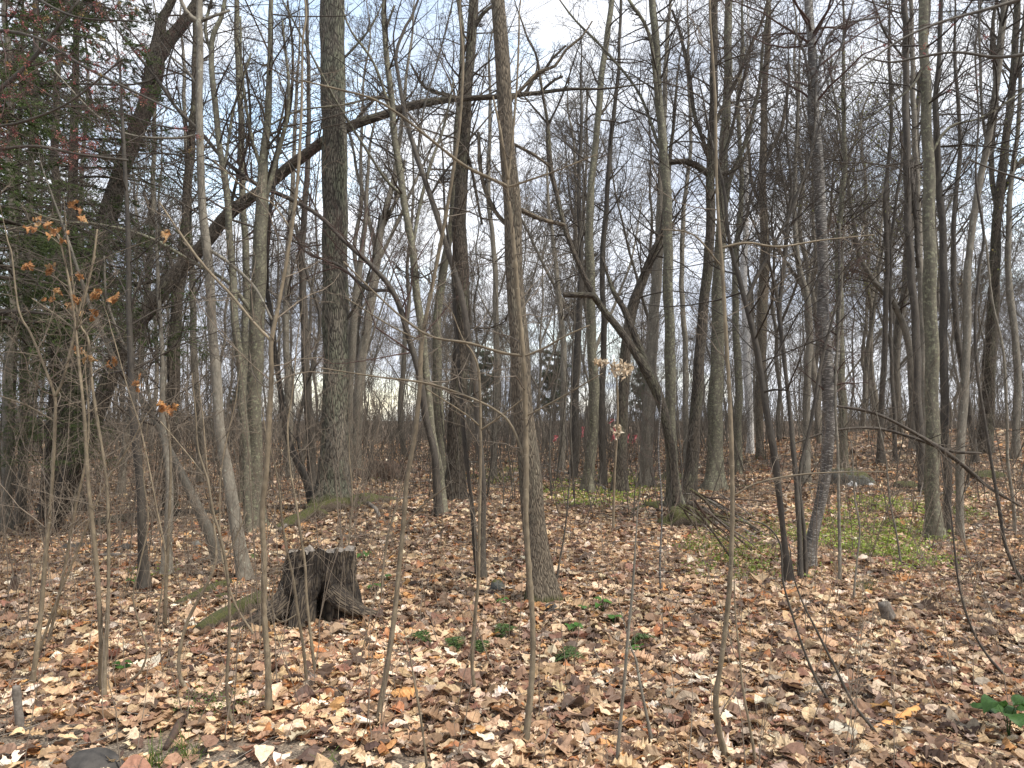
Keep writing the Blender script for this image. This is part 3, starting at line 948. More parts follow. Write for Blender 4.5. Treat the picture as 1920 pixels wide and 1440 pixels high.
TREE('grey', 'slender leaning stem sloping up left, its foot above the small mossy log',
     [(412, 1065, 24), (395, 1010, 22), (372, 960, 20), (345, 900, 17), (315, 840, 15), (285, 775, 13), (240, 715, 12), (205, 650, 10), (175, 590, 8), (150, 520, 7), (120, 430, 5)],
     [[(285, 775, 6), (270, 700, 6), (235, 650, 5), (200, 560, 4), (195, 480, 3)]], tw=SML, t0=0.3, flare=0.25, twm='twig')
TREE('greygreen', 'slim dark-grey pole in front of the left wood, right of the pale curving trunk',
     [(470, 1000, 18), (464, 900, 17), (455, 780, 17), (450, 680, 16), (440, 560, 15), (430, 440, 14), (418, 320, 13), (405, 200, 12), (398, 100, 11), (400, 60, 10), (420, 0, 8)],
     [[(398, 100, 6), (385, 50, 6), (395, 0, 5)], [(418, 320, 6), (440, 200, 5), (470, 100, 4)]], tw=MED, t0=0.35)
TREE('greygreen', 'upright greenish stem seen through the gap left of the oak top',
     [(455, 940, 16), (457, 800, 16), (460, 650, 15), (461, 500, 14), (455, 350, 13), (450, 200, 12), (446, 100, 11), (443, 0, 10)], tw=MED, t0=0.35, D=15)
TREE('darkbark', 'thin straight reddish pole before the forked oak limbs at left',
     [(590, 955, 14), (575, 900, 14), (550, 850, 13), (530, 780, 12), (520, 700, 11), (510, 600, 10), (500, 500, 9), (505, 400, 8), (520, 300, 7)],
     [[(590, 950, 5), (560, 800, 6), (600, 620, 5), (580, 530, 5), (555, 420, 4)]], tw=SML, t0=0.35, D=12.5)
for (lab, pp, k, dd_) in (
    ('leftmost thin grey trunk, cut by the left edge of the view', [(12, 1000, 22), (12, 900, 20), (14, 760, 19), (20, 640, 18), (24, 500, 16), (20, 300, 14), (15, 100, 12), (12, 0, 10)], 'grey', None),
    ('grey trunk second from the left edge, under hemlock boughs', [(42, 985, 20), (40, 900, 18), (44, 780, 17), (50, 640, 16), (52, 500, 15), (60, 300, 13), (66, 100, 11), (70, 0, 9)], 'darkbark', None),
    ('dark trunk under low hemlock boughs close left of the massive curved trunk', [(92, 975, 30), (94, 900, 26), (98, 800, 24), (102, 700, 22), (105, 560, 20), (104, 400, 17), (106, 200, 13), (108, 0, 10)], 'oakdark', None),
    ('slim trunk below the shaggy one, its foot in litter above the looped stem', [(312, 1082, 21), (314, 1020, 17), (316, 940, 15), (312, 860, 13), (306, 760, 11), (304, 640, 9), (296, 520, 7)], 'grey', None),
    ('slim mossy trunk whose foot stands left of the black hollow', [(270, 1110, 20), (266, 1040, 17), (262, 960, 16), (258, 860, 15), (250, 760, 13), (246, 640, 12), (240, 500, 10), (236, 360, 8), (228, 200, 6)], 'darkbark', None),
    ('thin trunk passing behind the toppled trunk near its foot', [(225, 930, 15), (240, 800, 14), (262, 680, 13), (276, 560, 12), (284, 420, 10), (290, 250, 8), (288, 120, 6)], 'grey', None),
    ('pale slim trunk in the gap right of the shaggy trunk', [(378, 900, 16), (372, 800, 15), (366, 700, 14), (362, 600, 13), (358, 480, 12), (350, 300, 9), (345, 150, 7)], 'grey', 19),
    ('dark pole directly left of the oak foot', [(588, 925, 20), (583, 850, 18), (578, 760, 17), (572, 640, 16), (566, 500, 14), (572, 380, 12), (580, 200, 9), (575, 60, 7)], 'darkbark', None),
    ('narrow grey trunk in the mid distance between straight trunk and oak', [(545, 900, 16), (542, 800, 15), (540, 700, 14), (536, 600, 13), (540, 480, 11), (548, 350, 9), (555, 200, 7)], 'grey', None),
    ):
    TREE(k, lab, pp, tw=SML, t0=0.35, D=dd_)

# --- centre right
TREE('oakdark', 'leaning broken-topped tree with peeling bark arching left from the mossy root mound',
     [(1274, 965, 20.4), (1265, 900, 17.0), (1256, 830, 17.8), (1242, 770, 20.4), (1222, 715, 22.9), (1195, 665, 17.8), (1160, 615, 16.1), (1125, 570, 12.8), (1095, 520, 11.0), (1073, 470, 10.2), (1057, 423, 10.2), (1045, 370, 10.2), (1037, 333, 10.2), (1030, 270, 11.0), (1027, 233, 7.6), (1018, 180, 6.0), (1010, 133, 6.0), (1003, 100, 5.1), (990, 75, 4.2)],
     [[(1210, 690, 15.3), (1188, 620, 13.6), (1170, 580, 11.9), (1150, 548, 10.2), (1140, 520, 6.8), (1130, 482, 5.1)], [(1160, 548, 11.9), (1110, 552, 11.0), (1056, 553, 10.2)],
      [(1030, 240, 4.2), (1055, 180, 3.4), (1080, 100, 2.5), (1095, 60, 2.1)], [(1057, 423, 6.0), (1010, 412, 6.0), (975, 395, 5.1)], [(1030, 240, 3.4), (1000, 200, 3.4), (975, 170, 2.5)], [(1045, 370, 3.4), (1055, 310, 2.5), (1070, 300, 1.7)]],
     tw=(14, 0.8, 5, 3), t0=0.5, top=0, flare=0.5)
TREE('greygreen', 'straight grey trunk rising from the left of the mossy root mound',
     [(1265, 955, 30), (1262, 880, 24), (1258, 800, 23), (1255, 700, 22), (1255, 600, 21), (1253, 480, 20), (1250, 400, 19), (1246, 300, 18), (1238, 200, 17), (1231, 130, 16), (1228, 60, 15), (1222, 0, 14)],
     [[(1246, 300, 6), (1200, 180, 5), (1140, 100, 5), (1080, 40, 4), (1050, 0, 3)], [(1238, 200, 8), (1215, 60, 7), (1180, 0, 6)]], tw=MED, t0=0.4, flare=0.6)
TREE('oakdark', 'dark rough trunk leaning slightly right from the mossy root mound',
     [(1290, 940, 32), (1298, 870, 26), (1304, 780, 24), (1310, 680, 22), (1320, 580, 21), (1327, 500, 20), (1331, 420, 19), (1333, 330, 18), (1336, 230, 17), (1338, 120, 16), (1341, 0, 15)],
     [[(1331, 330, 12), (1305, 308, 13), (1285, 302, 12), (1248, 306, 10)], [(1335, 320, 8), (1360, 325, 9), (1385, 310, 8), (1400, 285, 4)], [(1333, 310, 8), (1300, 200, 8), (1285, 100, 7), (1260, 20, 5)],
      [(1336, 250, 8), (1380, 150, 7), (1420, 60, 6), (1440, 0, 5)], [(1333, 350, 7), (1370, 250, 6), (1400, 120, 5)]], tw=MED, t0=0.4, flare=0.5)
TREE('greygreen', 'stout lichened grey trunk just right of the mossy root mound',
     [(1338, 920, 42), (1340, 860, 33), (1342, 780, 30), (1344, 680, 28), (1346, 600, 26), (1348, 520, 24), (1352, 420, 21), (1357, 300, 19), (1364, 150, 17), (1367, 0, 15)],
     [[(1352, 420, 8), (1375, 320, 8), (1410, 230, 7), (1430, 100, 6), (1440, 0, 5)], [(1357, 300, 6), (1380, 200, 5), (1395, 90, 4)]], tw=MED, t0=0.4, top=6)
TREE('darkbark', 'slender V-forked tree right of the stout lichened trunk, pale split base',
     [(1478, 1095, 17.0), (1470, 1020, 11.9), (1463, 950, 11.9), (1452, 880, 14.4), (1440, 800, 14.4), (1430, 700, 12.8), (1415, 630, 11.9), (1400, 570, 11.0), (1385, 510, 10.2), (1372, 470, 8.5), (1362, 420, 7.6), (1355, 350, 6.0), (1330, 250, 5.1)],
     [[(1403, 575, 7.6), (1415, 530, 6.8), (1440, 480, 6.0), (1480, 400, 5.1), (1510, 320, 4.2), (1545, 210, 3.4)], [(1372, 470, 4.2), (1395, 420, 4.2), (1420, 330, 3.4), (1470, 260, 2.5)]], tw=SML, t0=0.35, flare=0.3)
TREE('birch', 'white birch trunk standing behind the V-forked tree',
     [(1408, 852, 13), (1404, 760, 15), (1401, 680, 16), (1398, 600, 16), (1395, 520, 14), (1398, 400, 11), (1402, 250, 9), (1400, 100, 6)], tw=MED, t0=0.5, name='birch_tree', D=24)
TREE('maple', 'brown trunk with bright right edge beside the white birch',
     [(1425, 860, 15), (1424, 760, 16), (1426, 660, 18), (1431, 560, 21), (1434, 500, 20), (1432, 400, 16), (1430, 300, 15), (1434, 180, 13), (1438, 90, 12), (1442, 0, 10)],
     [[(1432, 400, 7), (1410, 340, 6), (1400, 250, 5)], [(1430, 320, 8), (1470, 220, 7), (1480, 120, 5)]], tw=MED, t0=0.45, D=22)
TREE('striped', 'wavy dark trunk with white horizontal dashes, right of the two thin dark stems',
     [(1519, 1068, 29), (1524, 1020, 23), (1535, 960, 22), (1545, 890, 23), (1551, 820, 24), (1551, 740, 26), (1548, 660, 25), (1546, 580, 23), (1545, 500, 22), (1540, 420, 22), (1533, 340, 22), (1528, 270, 22), (1524, 210, 21), (1525, 140, 20), (1523, 70, 18), (1519, 0, 17)],
     [[(1550, 830, 10), (1570, 690, 8), (1572, 560, 6), (1575, 420, 4)], [(1530, 200, 6), (1510, 100, 5), (1480, 40, 3)], [(1534, 190, 5), (1570, 110, 4), (1600, 0, 3)], [(1526, 150, 5), (1560, 60, 4), (1650, 30, 3)]], tw=SML, t0=0.45, flare=0.25, name='cherry_tree')
TREE('darkbark', 'thin dark stem with a high V fork, left of the white-dashed trunk',
     [(1502, 1090, 10.8), (1500, 1000, 9.9), (1494, 900, 9.9), (1487, 840, 9.9), (1477, 747, 9.0), (1465, 630, 9.0), (1460, 580, 9.0), (1468, 520, 8.1), (1474, 470, 8.1), (1480, 393, 7.2), (1484, 350, 6.3), (1475, 250, 4.5), (1478, 130, 3.6)],
     [[(1460, 585, 6.3), (1448, 520, 5.4), (1432, 470, 4.5), (1400, 380, 3.6)], [(1480, 393, 6.3), (1510, 330, 5.4), (1525, 250, 4.5), (1530, 150, 2.7)], [(1480, 393, 4.5), (1462, 300, 3.6), (1435, 210, 2.7)]], tw=SML, t0=0.4, flare=0.2)
TREE('darkbark', 'second thin dark stem touching the white-dashed trunk at its foot',
     [(1512, 1088, 8), (1508, 1000, 8), (1500, 900, 7), (1520, 800, 7), (1535, 700, 6), (1560, 600, 5), (1590, 500, 4), (1640, 400, 3)], tw=(10, 0.7, 4, 3), t0=0.4, flare=0.2)
TREE('greygreen', 'lichen-flecked straight trunk, thickest at right, with a darker trunk behind it',
     [(1752, 1012, 36), (1750, 950, 29), (1749, 880, 27), (1747, 760, 26), (1746, 640, 26), (1744, 500, 25), (1742, 400, 24), (1739, 280, 21), (1735, 140, 19), (1731, 0, 18)],
     [[(1748, 300, 5), (1780, 240, 5), (1840, 220, 4), (1920, 170, 3)], [(1742, 120, 5), (1700, 170, 4), (1600, 240, 3)]], tw=MED, t0=0.45, flare=0.3, top=6)
TREE('darkbark', 'dark trunk rising just behind the lichen-flecked one',
     [(1777, 1000, 15), (1775, 900, 15), (1772, 800, 16), (1770, 640, 16), (1768, 480, 15), (1762, 350, 13), (1755, 200, 11), (1760, 90, 9), (1765, 0, 8)], tw=MED, t0=0.4)
TREE('grey', 'slim grey trunk with its foot right of the lichen-flecked trunk, leaning right above',
     [(1800, 1008, 15), (1799, 920, 14), (1802, 840, 17), (1808, 740, 16), (1812, 640, 15), (1813, 540, 15), (1822, 440, 13), (1838, 340, 13), (1852, 260, 13), (1866, 170, 13), (1877, 80, 13), (1884, 0, 13)],
     [[(1850, 280, 5), (1840, 180, 5), (1836, 60, 4), (1840, 0, 4)]], tw=MED, t0=0.45, flare=0.3)
TREE('darkbark', 'tall dark trunk leaning left, passing behind the lichen-flecked trunk',
     [(1728, 880, 16), (1722, 760, 16), (1718, 640, 15), (1712, 560, 15), (1708, 480, 14), (1701, 380, 14), (1700, 270, 14), (1699, 150, 13), (1698, 60, 13), (1696, 0, 12)],
     [[(1701, 270, 8), (1716, 400, 9), (1722, 500, 8)], [(1699, 120, 4), (1660, 60, 4), (1635, 0, 3)]], tw=MED, t0=0.4, D=15)
TREE('grey', 'pair-like slim trunk close left of the lichen-flecked trunk',
     [(1736, 870, 13), (1733, 780, 13), (1730, 640, 13), (1726, 520, 13), (1722, 400, 12), (1716, 280, 11), (1712, 160, 10), (1708, 0, 8)], tw=SML, t0=0.4, D=16.5)
TREE('oakdark', 'broad trunk at the right standing on the rise, forked overhead',
     [(1843, 838, 30), (1850, 780, 27), (1855, 700, 25), (1860, 600, 23), (1866, 500, 20), (1870, 400, 18), (1882, 300, 16), (1896, 180, 14), (1905, 60, 13), (1908, 0, 12)],
     [[(1870, 400, 10), (1858, 300, 9), (1868, 180, 8), (1862, 60, 7), (1868, 0, 6)], [(1870, 380, 8), (1900, 320, 8), (1935, 280, 6)]], tw=BIG, t0=0.45, top=6, D=19)
TREE('grey', 'arched trunk bending from upper left to a foot on the right rise',
     [(1712, 868, 15), (1713, 790, 15), (1710, 700, 15), (1702, 640, 14), (1690, 600, 13), (1672, 565, 12), (1650, 540, 11), (1630, 515, 10), (1612, 480, 9), (1600, 420, 8), (1590, 340, 7), (1575, 250, 6)], tw=MED, t0=0.3, D=20, extra=green_buds)
TREE('darkbark', 'long thin dark whip curving down the right side to the near litter',
     [(1930, 1100, 9), (1905, 1070, 9), (1885, 1020, 9), (1875, 960, 9), (1862, 880, 8), (1845, 780, 8), (1832, 700, 8), (1828, 600, 8), (1836, 500, 8), (1845, 440, 7), (1830, 330, 6), (1835, 220, 5), (1828, 100, 5), (1834, 0, 4)], tw=(10, 0.8, 4, 3), t0=0.35, flare=0.1, name='sapling', cat='sapling')
for (lab, pp, k, dd_) in (
    ('grey birch-like trunk leaning right above the pale beech leaves', [(1103, 925, 24), (1106, 880, 22), (1112, 790, 20), (1114, 720, 20), (1110, 640, 19), (1107, 550, 18), (1106, 430, 16), (1111, 320, 14), (1120, 230, 13), (1128, 150, 13), (1138, 70, 12), (1146, 0, 11)], 'greygreen', None),
    ('slim pole right beside the trunk above the pale beech leaves', [(1130, 910, 14), (1128, 800, 14), (1130, 700, 13), (1132, 600, 12), (1130, 480, 11), (1140, 340, 10), (1150, 220, 9), (1160, 120, 7), (1165, 0, 6)], 'darkbark', None),
    ('knotty trunk bending right, foot in the green patch left of the mossy mound', [(1160, 925, 30), (1165, 860, 25), (1168, 760, 23), (1172, 670, 22), (1184, 590, 22), (1203, 530, 20), (1222, 480, 16), (1238, 440, 13), (1252, 360, 9), (1260, 250, 7)], 'oakdark', None),
    ('pale grey trunk behind the leaning tree of the mossy mound', [(1212, 880, 26), (1215, 800, 24), (1220, 700, 23), (1226, 600, 22), (1233, 500, 20), (1238, 400, 16), (1243, 260, 12), (1250, 100, 9)], 'grey', 18),
    ('narrow trunk in the wood right of the centre tree', [(1052, 900, 14), (1055, 800, 13), (1058, 700, 13), (1052, 600, 12), (1045, 520, 10), (1035, 440, 8)], 'grey', 22),
    ('reddish-brown trunk seen between centre tree and the pale beech leaves', [(1075, 890, 16), (1078, 800, 15), (1080, 700, 15), (1085, 600, 13), (1090, 500, 11), (1085, 380, 9), (1090, 240, 7)], 'darkbark', 20),
    ('slim trunk behind the thin curving stem, left of the centre tree', [(925, 890, 14), (928, 800, 13), (932, 700, 12), (930, 580, 12), (925, 460, 10), (915, 340, 9), (920, 200, 7)], 'grey', 20),
    ('bent grey trunk in mid distance right of the white-dashed trunk', [(1582, 880, 15), (1580, 790, 16), (1577, 690, 17), (1574, 600, 16), (1572, 500, 14), (1576, 400, 11), (1584, 280, 9), (1580, 120, 7)], 'greygreen', None),
    ('kinked grey trunk close left of the white-dashed trunk', [(1512, 905, 18), (1511, 820, 15), (1514, 720, 14), (1518, 640, 14), (1514, 565, 13), (1500, 510, 12), (1492, 440, 10), (1490, 330, 8), (1498, 180, 6)], 'grey', None),
    ('thin trunk standing behind the dark boulder at its left', [(1650, 870, 12), (1652, 790, 11), (1656, 700, 11), (1660, 620, 10), (1663, 500, 10), (1660, 380, 9), (1670, 250, 7), (1668, 100, 6)], 'darkbark', None),
    ('very thin pole standing behind the dark boulder at its right', [(1678, 868, 8), (1676, 780, 8), (1672, 660, 7), (1668, 560, 7), (1675, 420, 6), (1690, 300, 5)], 'darkbark', None),
    ('forked slim trunk in the gap above the dark boulder', [(1620, 850, 10), (1618, 780, 10), (1624, 700, 10), (1630, 640, 9), (1640, 570, 7), (1650, 500, 6)], 'grey', 26),
    ('greenish pole between the root mound trunks and the V-forked tree', [(1385, 890, 16), (1384, 800, 16), (1384, 700, 15), (1380, 600, 14), (1378, 500, 12), (1390, 380, 10), (1385, 200, 8), (1392, 60, 6)], 'greygreen', None),
    ('faint slim trunk right of the straight mound trunk', [(1288, 880, 12), (1286, 760, 12), (1284, 640, 11), (1278, 520, 10), (1282, 400, 9), (1295, 260, 7), (1290, 120, 6)], 'grey', 22),
    ('slim grey trunk at the far right edge on the rise', [(1905, 830, 15), (1908, 720, 14), (1900, 600, 13), (1890, 500, 12), (1893, 380, 10), (1908, 240, 8), (1915, 100, 7)], 'grey', 18),
    ('slanting trunk on the rise left of the broad right trunk', [(1828, 850, 12), (1815, 760, 12), (1800, 660, 11), (1788, 540, 11), (1790, 400, 9), (1800, 260, 8), (1790, 100, 6)], 'darkbark', 18),
    ):
    TREE(k, lab, pp, tw=MED if dd_ is None else SML, t0=0.4, D=dd_, extra=green_buds if 1600 < pp[0][0] < 1700 or pp[0][0] > 1900 else None)

# --- near saplings
SAP = dict(cat='sapling', name='sapling', flare=0.15, top=1.5, tip=0.0010)
TREE('pale', 'pale sapling standing just before the centre tree, forking in a Y high up',
     [(987, 1398, 17), (992, 1330, 16), (997, 1250, 15), (997, 1170, 15), (992, 1080, 15), (986, 980, 14), (985, 880, 14), (984, 780, 13), (982, 668, 13), (975, 580, 11), (967, 480, 11), (958, 400, 10), (952, 350, 9), (962, 250, 7), (970, 150, 6), (973, 60, 5)],
     [[(980, 670, 6), (940, 662, 5), (880, 645, 5), (810, 632, 4), (760, 600, 4), (700, 545, 3), (645, 490, 3)], [(984, 668, 4), (1020, 652, 4), (1060, 630, 3), (1105, 610, 2.5)],
      [(952, 350, 7), (925, 338, 6), (870, 310, 6), (800, 255, 5), (750, 215, 5), (700, 185, 4), (640, 168, 4), (560, 150, 3)], [(952, 350, 5), (1000, 335, 4), (1040, 322, 3), (1120, 290, 2)], [(950, 340, 6), (940, 250, 5), (925, 180, 3)],
      [(984, 860, 5), (960, 800, 5), (930, 770, 4), (880, 745, 4), (800, 718, 4), (700, 705, 3), (600, 690, 2)], [(984, 780, 3), (1060, 740, 3), (1130, 700, 2)]],
     tw=(16, 0.6, 4, 3), t0=0.3, **SAP)
TREE('pale', 'pale sapling forking in a Y left of the stump, foot in near litter',
     [(500, 1342, 19), (500, 1250, 17), (496, 1150, 15), (497, 1050, 15), (492, 960, 14), (500, 880, 14), (507, 780, 14), (511, 700, 13), (510, 640, 13), (524, 560, 10), (545, 430, 10), (558, 330, 9), (565, 200, 7), (567, 80, 6), (572, 0, 5)],
     [[(510, 642, 6), (480, 610, 5), (430, 550, 5), (380, 495, 5), (340, 440, 4), (300, 380, 3)], [(545, 430, 4), (510, 380, 3), (470, 360, 3), (400, 300, 2)]], tw=(18, 0.65, 4, 3), t0=0.3, **SAP)
TREE('pale', 'straight leaning sapling between the stump and centre tree, foot in near litter',
     [(710, 1352, 14), (722, 1270, 14), (735, 1170, 14), (747, 1060, 13), (756, 980, 13), (763, 900, 12), (778, 810, 12), (787, 720, 12), (792, 640, 12), (812, 540, 11), (832, 430, 10), (848, 330, 9), (862, 230, 8), (868, 110, 7), (862, 0, 5)],
     [[(762, 990, 3), (790, 950, 3), (840, 910, 2)], [(792, 640, 3), (730, 610, 3), (650, 560, 2)]], tw=(18, 0.65, 4, 3), t0=0.3, **SAP)
TREE('pale', 'tall pale sapling with a crooked foot at the bottom right of centre',
     [(1362, 1425, 17), (1350, 1370, 16), (1344, 1310, 16), (1352, 1250, 14), (1362, 1160, 14), (1369, 1060, 13), (1372, 940, 12), (1371, 840, 12), (1368, 750, 11), (1360, 620, 11), (1354, 500, 10), (1350, 440, 9), (1345, 350, 8), (1342, 200, 8), (1335, 90, 7), (1331, 0, 6)],
     [[(1354, 468, 4), (1400, 455, 4), (1460, 462, 4), (1540, 450, 3), (1640, 440, 2)], [(1372, 930, 3), (1420, 905, 3), (1500, 890, 3), (1600, 885, 2), (1660, 885, 1.5)], [(1354, 500, 3), (1300, 440, 3), (1240, 430, 2)]], tw=(16, 0.6, 4, 3), t0=0.35, **SAP)
TREE('pale', 'wavy thin sapling at left beside the short snapped stem',
     [(195, 1310, 12), (198, 1240, 11), (203, 1150, 10), (204, 1060, 9), (203, 950, 9), (198, 880, 8), (185, 800, 8), (172, 720, 8), (165, 640, 7), (150, 610, 6), (140, 560, 5), (130, 470, 4)],
     [[(150, 610, 4), (160, 560, 4), (175, 490, 4), (182, 430, 3)], [(165, 640, 3), (120, 600, 3), (60, 560, 2)]], tw=(18, 0.65, 4, 3), t0=0.3, **SAP)
TREE('pale', 'Y-forked pale sapling near the left edge in front of the hemlock',
     [(60, 1290, 13), (72, 1190, 12), (85, 1060, 11), (95, 960, 10), (99, 880, 9), (102, 790, 9), (102, 745, 8), (88, 700, 7), (60, 630, 6), (35, 580, 5), (22, 480, 4)],
     [[(102, 745, 6), (118, 715, 5), (135, 650, 5), (145, 600, 4), (160, 540, 3), (178, 480, 3)], [(99, 790, 3), (50, 760, 3), (0, 742, 2)]], tw=(18, 0.65, 4, 3), t0=0.3, **SAP)
TREE('pale', 'thin crooked sapling left of the mossy log with a hooked root',
     [(352, 1300, 10), (338, 1270, 10), (336, 1230, 9), (350, 1170, 9), (375, 1120, 8), (395, 1080, 8), (405, 1040, 7), (400, 980, 6), (388, 880, 5), (382, 800, 4)],
     tw=(14, 0.5, 4, 2), t0=0.4, **SAP)
TREE('pale', 'thin sapling with a kinked foot right of the snapped dark stick',
     [(443, 1368, 10), (430, 1340, 9), (425, 1280, 9), (430, 1200, 9), (430, 1120, 8), (424, 1060, 8), (412, 1000, 7), (400, 960, 7), (390, 900, 6), (372, 840, 5), (368, 780, 4), (360, 700, 3)],
     [[(424, 1050, 3), (445, 1000, 3), (462, 960, 2)], [(390, 900, 3), (350, 850, 2), (300, 790, 2)]], tw=(14, 0.5, 4, 2), t0=0.4, **SAP)
TREE('pale', 'twin thin stem rising in front of the stump, bent at its foot',
     [(590, 1268, 8), (583, 1200, 8), (575, 1120, 7), (572, 1060, 7), (562, 990, 7), (555, 940, 6), (545, 880, 5), (540, 800, 5), (548, 740, 4), (556, 650, 3)], tw=(14, 0.5, 4, 2), t0=0.4, **SAP)
TREE('pale', 'slightly leaning stem in front of the stump, left of the twin one',
     [(575, 1285, 8), (570, 1220, 8), (560, 1150, 8), (550, 1080, 7), (538, 1030, 7), (528, 970, 6), (520, 900, 5), (500, 820, 4)],
     [[(556, 1150, 3), (530, 1165, 3), (512, 1150, 3), (512, 1100, 2.5), (540, 1040, 2)]], tw=(14, 0.5, 4, 2), t0=0.4, **SAP)
TREE('pale', 'sapling in front of the thin curving stem, pale and slightly wavy',
     [(893, 1300, 9), (886, 1240, 9), (890, 1160, 9), (896, 1090, 8), (898, 1000, 8), (900, 900, 8), (900, 800, 7), (897, 700, 7), (885, 660, 5), (870, 640, 4)],
     [[(900, 800, 3), (870, 775, 3), (800, 730, 2)], [(900, 810, 3), (940, 780, 3), (990, 740, 2)]], tw=(14, 0.5, 4, 2), t0=0.3, **SAP)
TREE('grey', 'straight thin grey stick-like sapling right of centre with no side branches',
     [(1156, 1440, 10), (1160, 1380, 9), (1170, 1290, 8), (1178, 1200, 8), (1186, 1120, 7), (1190, 1060, 6), (1192, 1020, 4)], tw=(0, 0, 0, 0), **SAP)
TREE('grey', 'short grey leaning stick just right of the straight stick-like sapling',
     [(1222, 1400, 9), (1210, 1330, 8), (1200, 1280, 8), (1192, 1235, 6), (1182, 1212, 4)], tw=(3, 0.3, 2, 0), t0=0.3, **SAP)
TREE('darkbark', 'dark whip slanting right to left above the peeled orange stick',
     [(1642, 1378, 8), (1600, 1320, 7), (1565, 1250, 7), (1530, 1180, 6), (1505, 1130, 5), (1488, 1080, 4), (1480, 1020, 3)], tw=(4, 0.3, 2, 0), t0=0.3, **SAP)
TREE('darkbark', 'second dark whip left of the one above the peeled orange stick',
     [(1562, 1330, 7), (1530, 1270, 7), (1505, 1210, 6), (1485, 1150, 6), (1468, 1090, 5), (1462, 1020, 5), (1435, 985, 4), (1400, 975, 3)], tw=(4, 0.3, 2, 0), t0=0.3, **SAP)
TREE('darkbark', 'dark whip ending beside the broad-leaved plant at lower right',
     [(1888, 1275, 7), (1855, 1235, 7), (1830, 1195, 6), (1812, 1150, 6), (1798, 1090, 5), (1790, 1020, 5), (1783, 960, 4), (1770, 900, 3)], tw=(4, 0.3, 2, 0), t0=0.3, **SAP)
TREE('darkbark', 'red-brown thin stem curving beside the right flank of the centre trunk',
     [(1045, 1092, 5), (1048, 1060, 5), (1058, 1000, 4), (1064, 940, 4), (1068, 880, 3), (1060, 800, 3)], tw=(5, 0.4, 3, 0), t0=0.3, **SAP)
TREE('pale', 'very thin pale shoot leaning in open litter at bottom centre-left',
     [(800, 1438, 6), (790, 1360, 6), (778, 1290, 5), (768, 1230, 4), (760, 1200, 3)], tw=(3, 0.3, 2, 0), t0=0.3, **SAP)
TREE('pale', 'slim dark-tipped shoot left of the tall sapling with crooked foot',
     [(1418, 1440, 7), (1405, 1360, 7), (1392, 1290, 6), (1385, 1220, 5), (1378, 1150, 4), (1376, 1080, 3)], tw=(3, 0.3, 2, 0), t0=0.3, **SAP)
TREE('striped', 'reddish sapling rising in the mid litter right of the centre trunk',
     [(1240, 1112, 6), (1238, 1060, 6), (1241, 980, 5), (1240, 920, 5), (1235, 840, 4), (1240, 740, 3)], tw=(6, 0.5, 3, 0), t0=0.3, **SAP)
TREE('grey', 'slim stem right of the white-dashed trunk, foot in green ground cover',
     [(1575, 1095, 9), (1573, 1020, 9), (1572, 940, 8), (1570, 850, 8), (1566, 760, 7), (1572, 640, 6), (1580, 500, 5)], tw=(8, 0.6, 4, 2), t0=0.3, **SAP)
for (lab, pp) in (
    ('thin sapling left of the wavy one, foot in litter at far left', [(92, 1210, 9), (118, 1080, 8), (140, 960, 7), (160, 860, 6), (165, 780, 5), (160, 700, 4)]),
    ('slanting thin sapling crossing the wavy one near the left edge', [(70, 1240, 7), (110, 1120, 7), (150, 1020, 6), (190, 920, 5), (240, 840, 4), (262, 800, 3)]),
    ('hair-thin stem with a looped foot left of the crooked sapling', [(235, 1285, 6), (262, 1260, 6), (275, 1220, 5), (262, 1170, 5), (250, 1120, 4), (262, 1060, 4), (278, 980, 4), (270, 900, 3)]),
    ('long thin stem leaning right above the looped-foot stem', [(290, 1200, 6), (305, 1100, 5), (310, 1040, 5), (295, 960, 5), (280, 880, 4), (262, 800, 4), (240, 730, 3), (215, 640, 3)]),
    ('thin upright stem right of the kinked-foot sapling', [(482, 1200, 6), (440, 1130, 5), (415, 1040, 5), (412, 940, 4), (418, 860, 4), (440, 760, 3)]),
    ('fine stem between the stump and the straight leaning sapling', [(655, 1128, 5), (653, 1060, 5), (655, 1000, 4), (660, 930, 4), (655, 850, 3)]),
    ('fine grey stem left of the thin curving stem in open litter', [(715, 1120, 5), (722, 1040, 5), (735, 980, 4), (760, 900, 3)]),
    ('fine upright stem on the right between whips and striped trunk', [(1600, 1130, 6), (1606, 1060, 5), (1612, 990, 5), (1602, 930, 4), (1598, 850, 3)]),
    ('thin pole left of the lichen-flecked trunk with a swollen foot', [(1690, 1060, 6), (1680, 1000, 5), (1668, 940, 5), (1660, 860, 4), (1640, 760, 3)]),
    ('slender pole at the far right edge above the fallen boughs', [(1902, 1000, 9), (1900, 940, 9), (1890, 860, 8), (1888, 780, 8), (1880, 660, 7), (1860, 560, 6), (1850, 460, 5)]),
    ):
    TREE('pale' if pp[0][0] < 1000 else 'grey', lab, pp, tw=(14, 0.7, 4, 2), t0=0.25, **SAP)

# ------------------------------------------------------------------ overhead boughs that reach in from trees beside the view
def BOUGH(u0, label, limbs, D, tw, fl=0, k='darkbark', twm='redtwig', w=40, vb=1180):
    """a tree whose trunk stands outside the frame; its boughs cross the view"""
    pts_ = [(u0, vb, w), (u0, 900, w*0.8), (u0+5, 500, w*0.7), (u0, 100, w*0.55), (u0-5, -200, w*0.35)]
    lm = limbs
    TREE(k, label, pts_, lm, D=D, tw=tw, t0=0.7, top=1.5, twm=twm, up=0.15,
         extra=(lambda r, ro, ba, P, R: flowers(r, ro, ba, P, R, fl)) if fl else None, tip=0.0011, name='maple_tree')

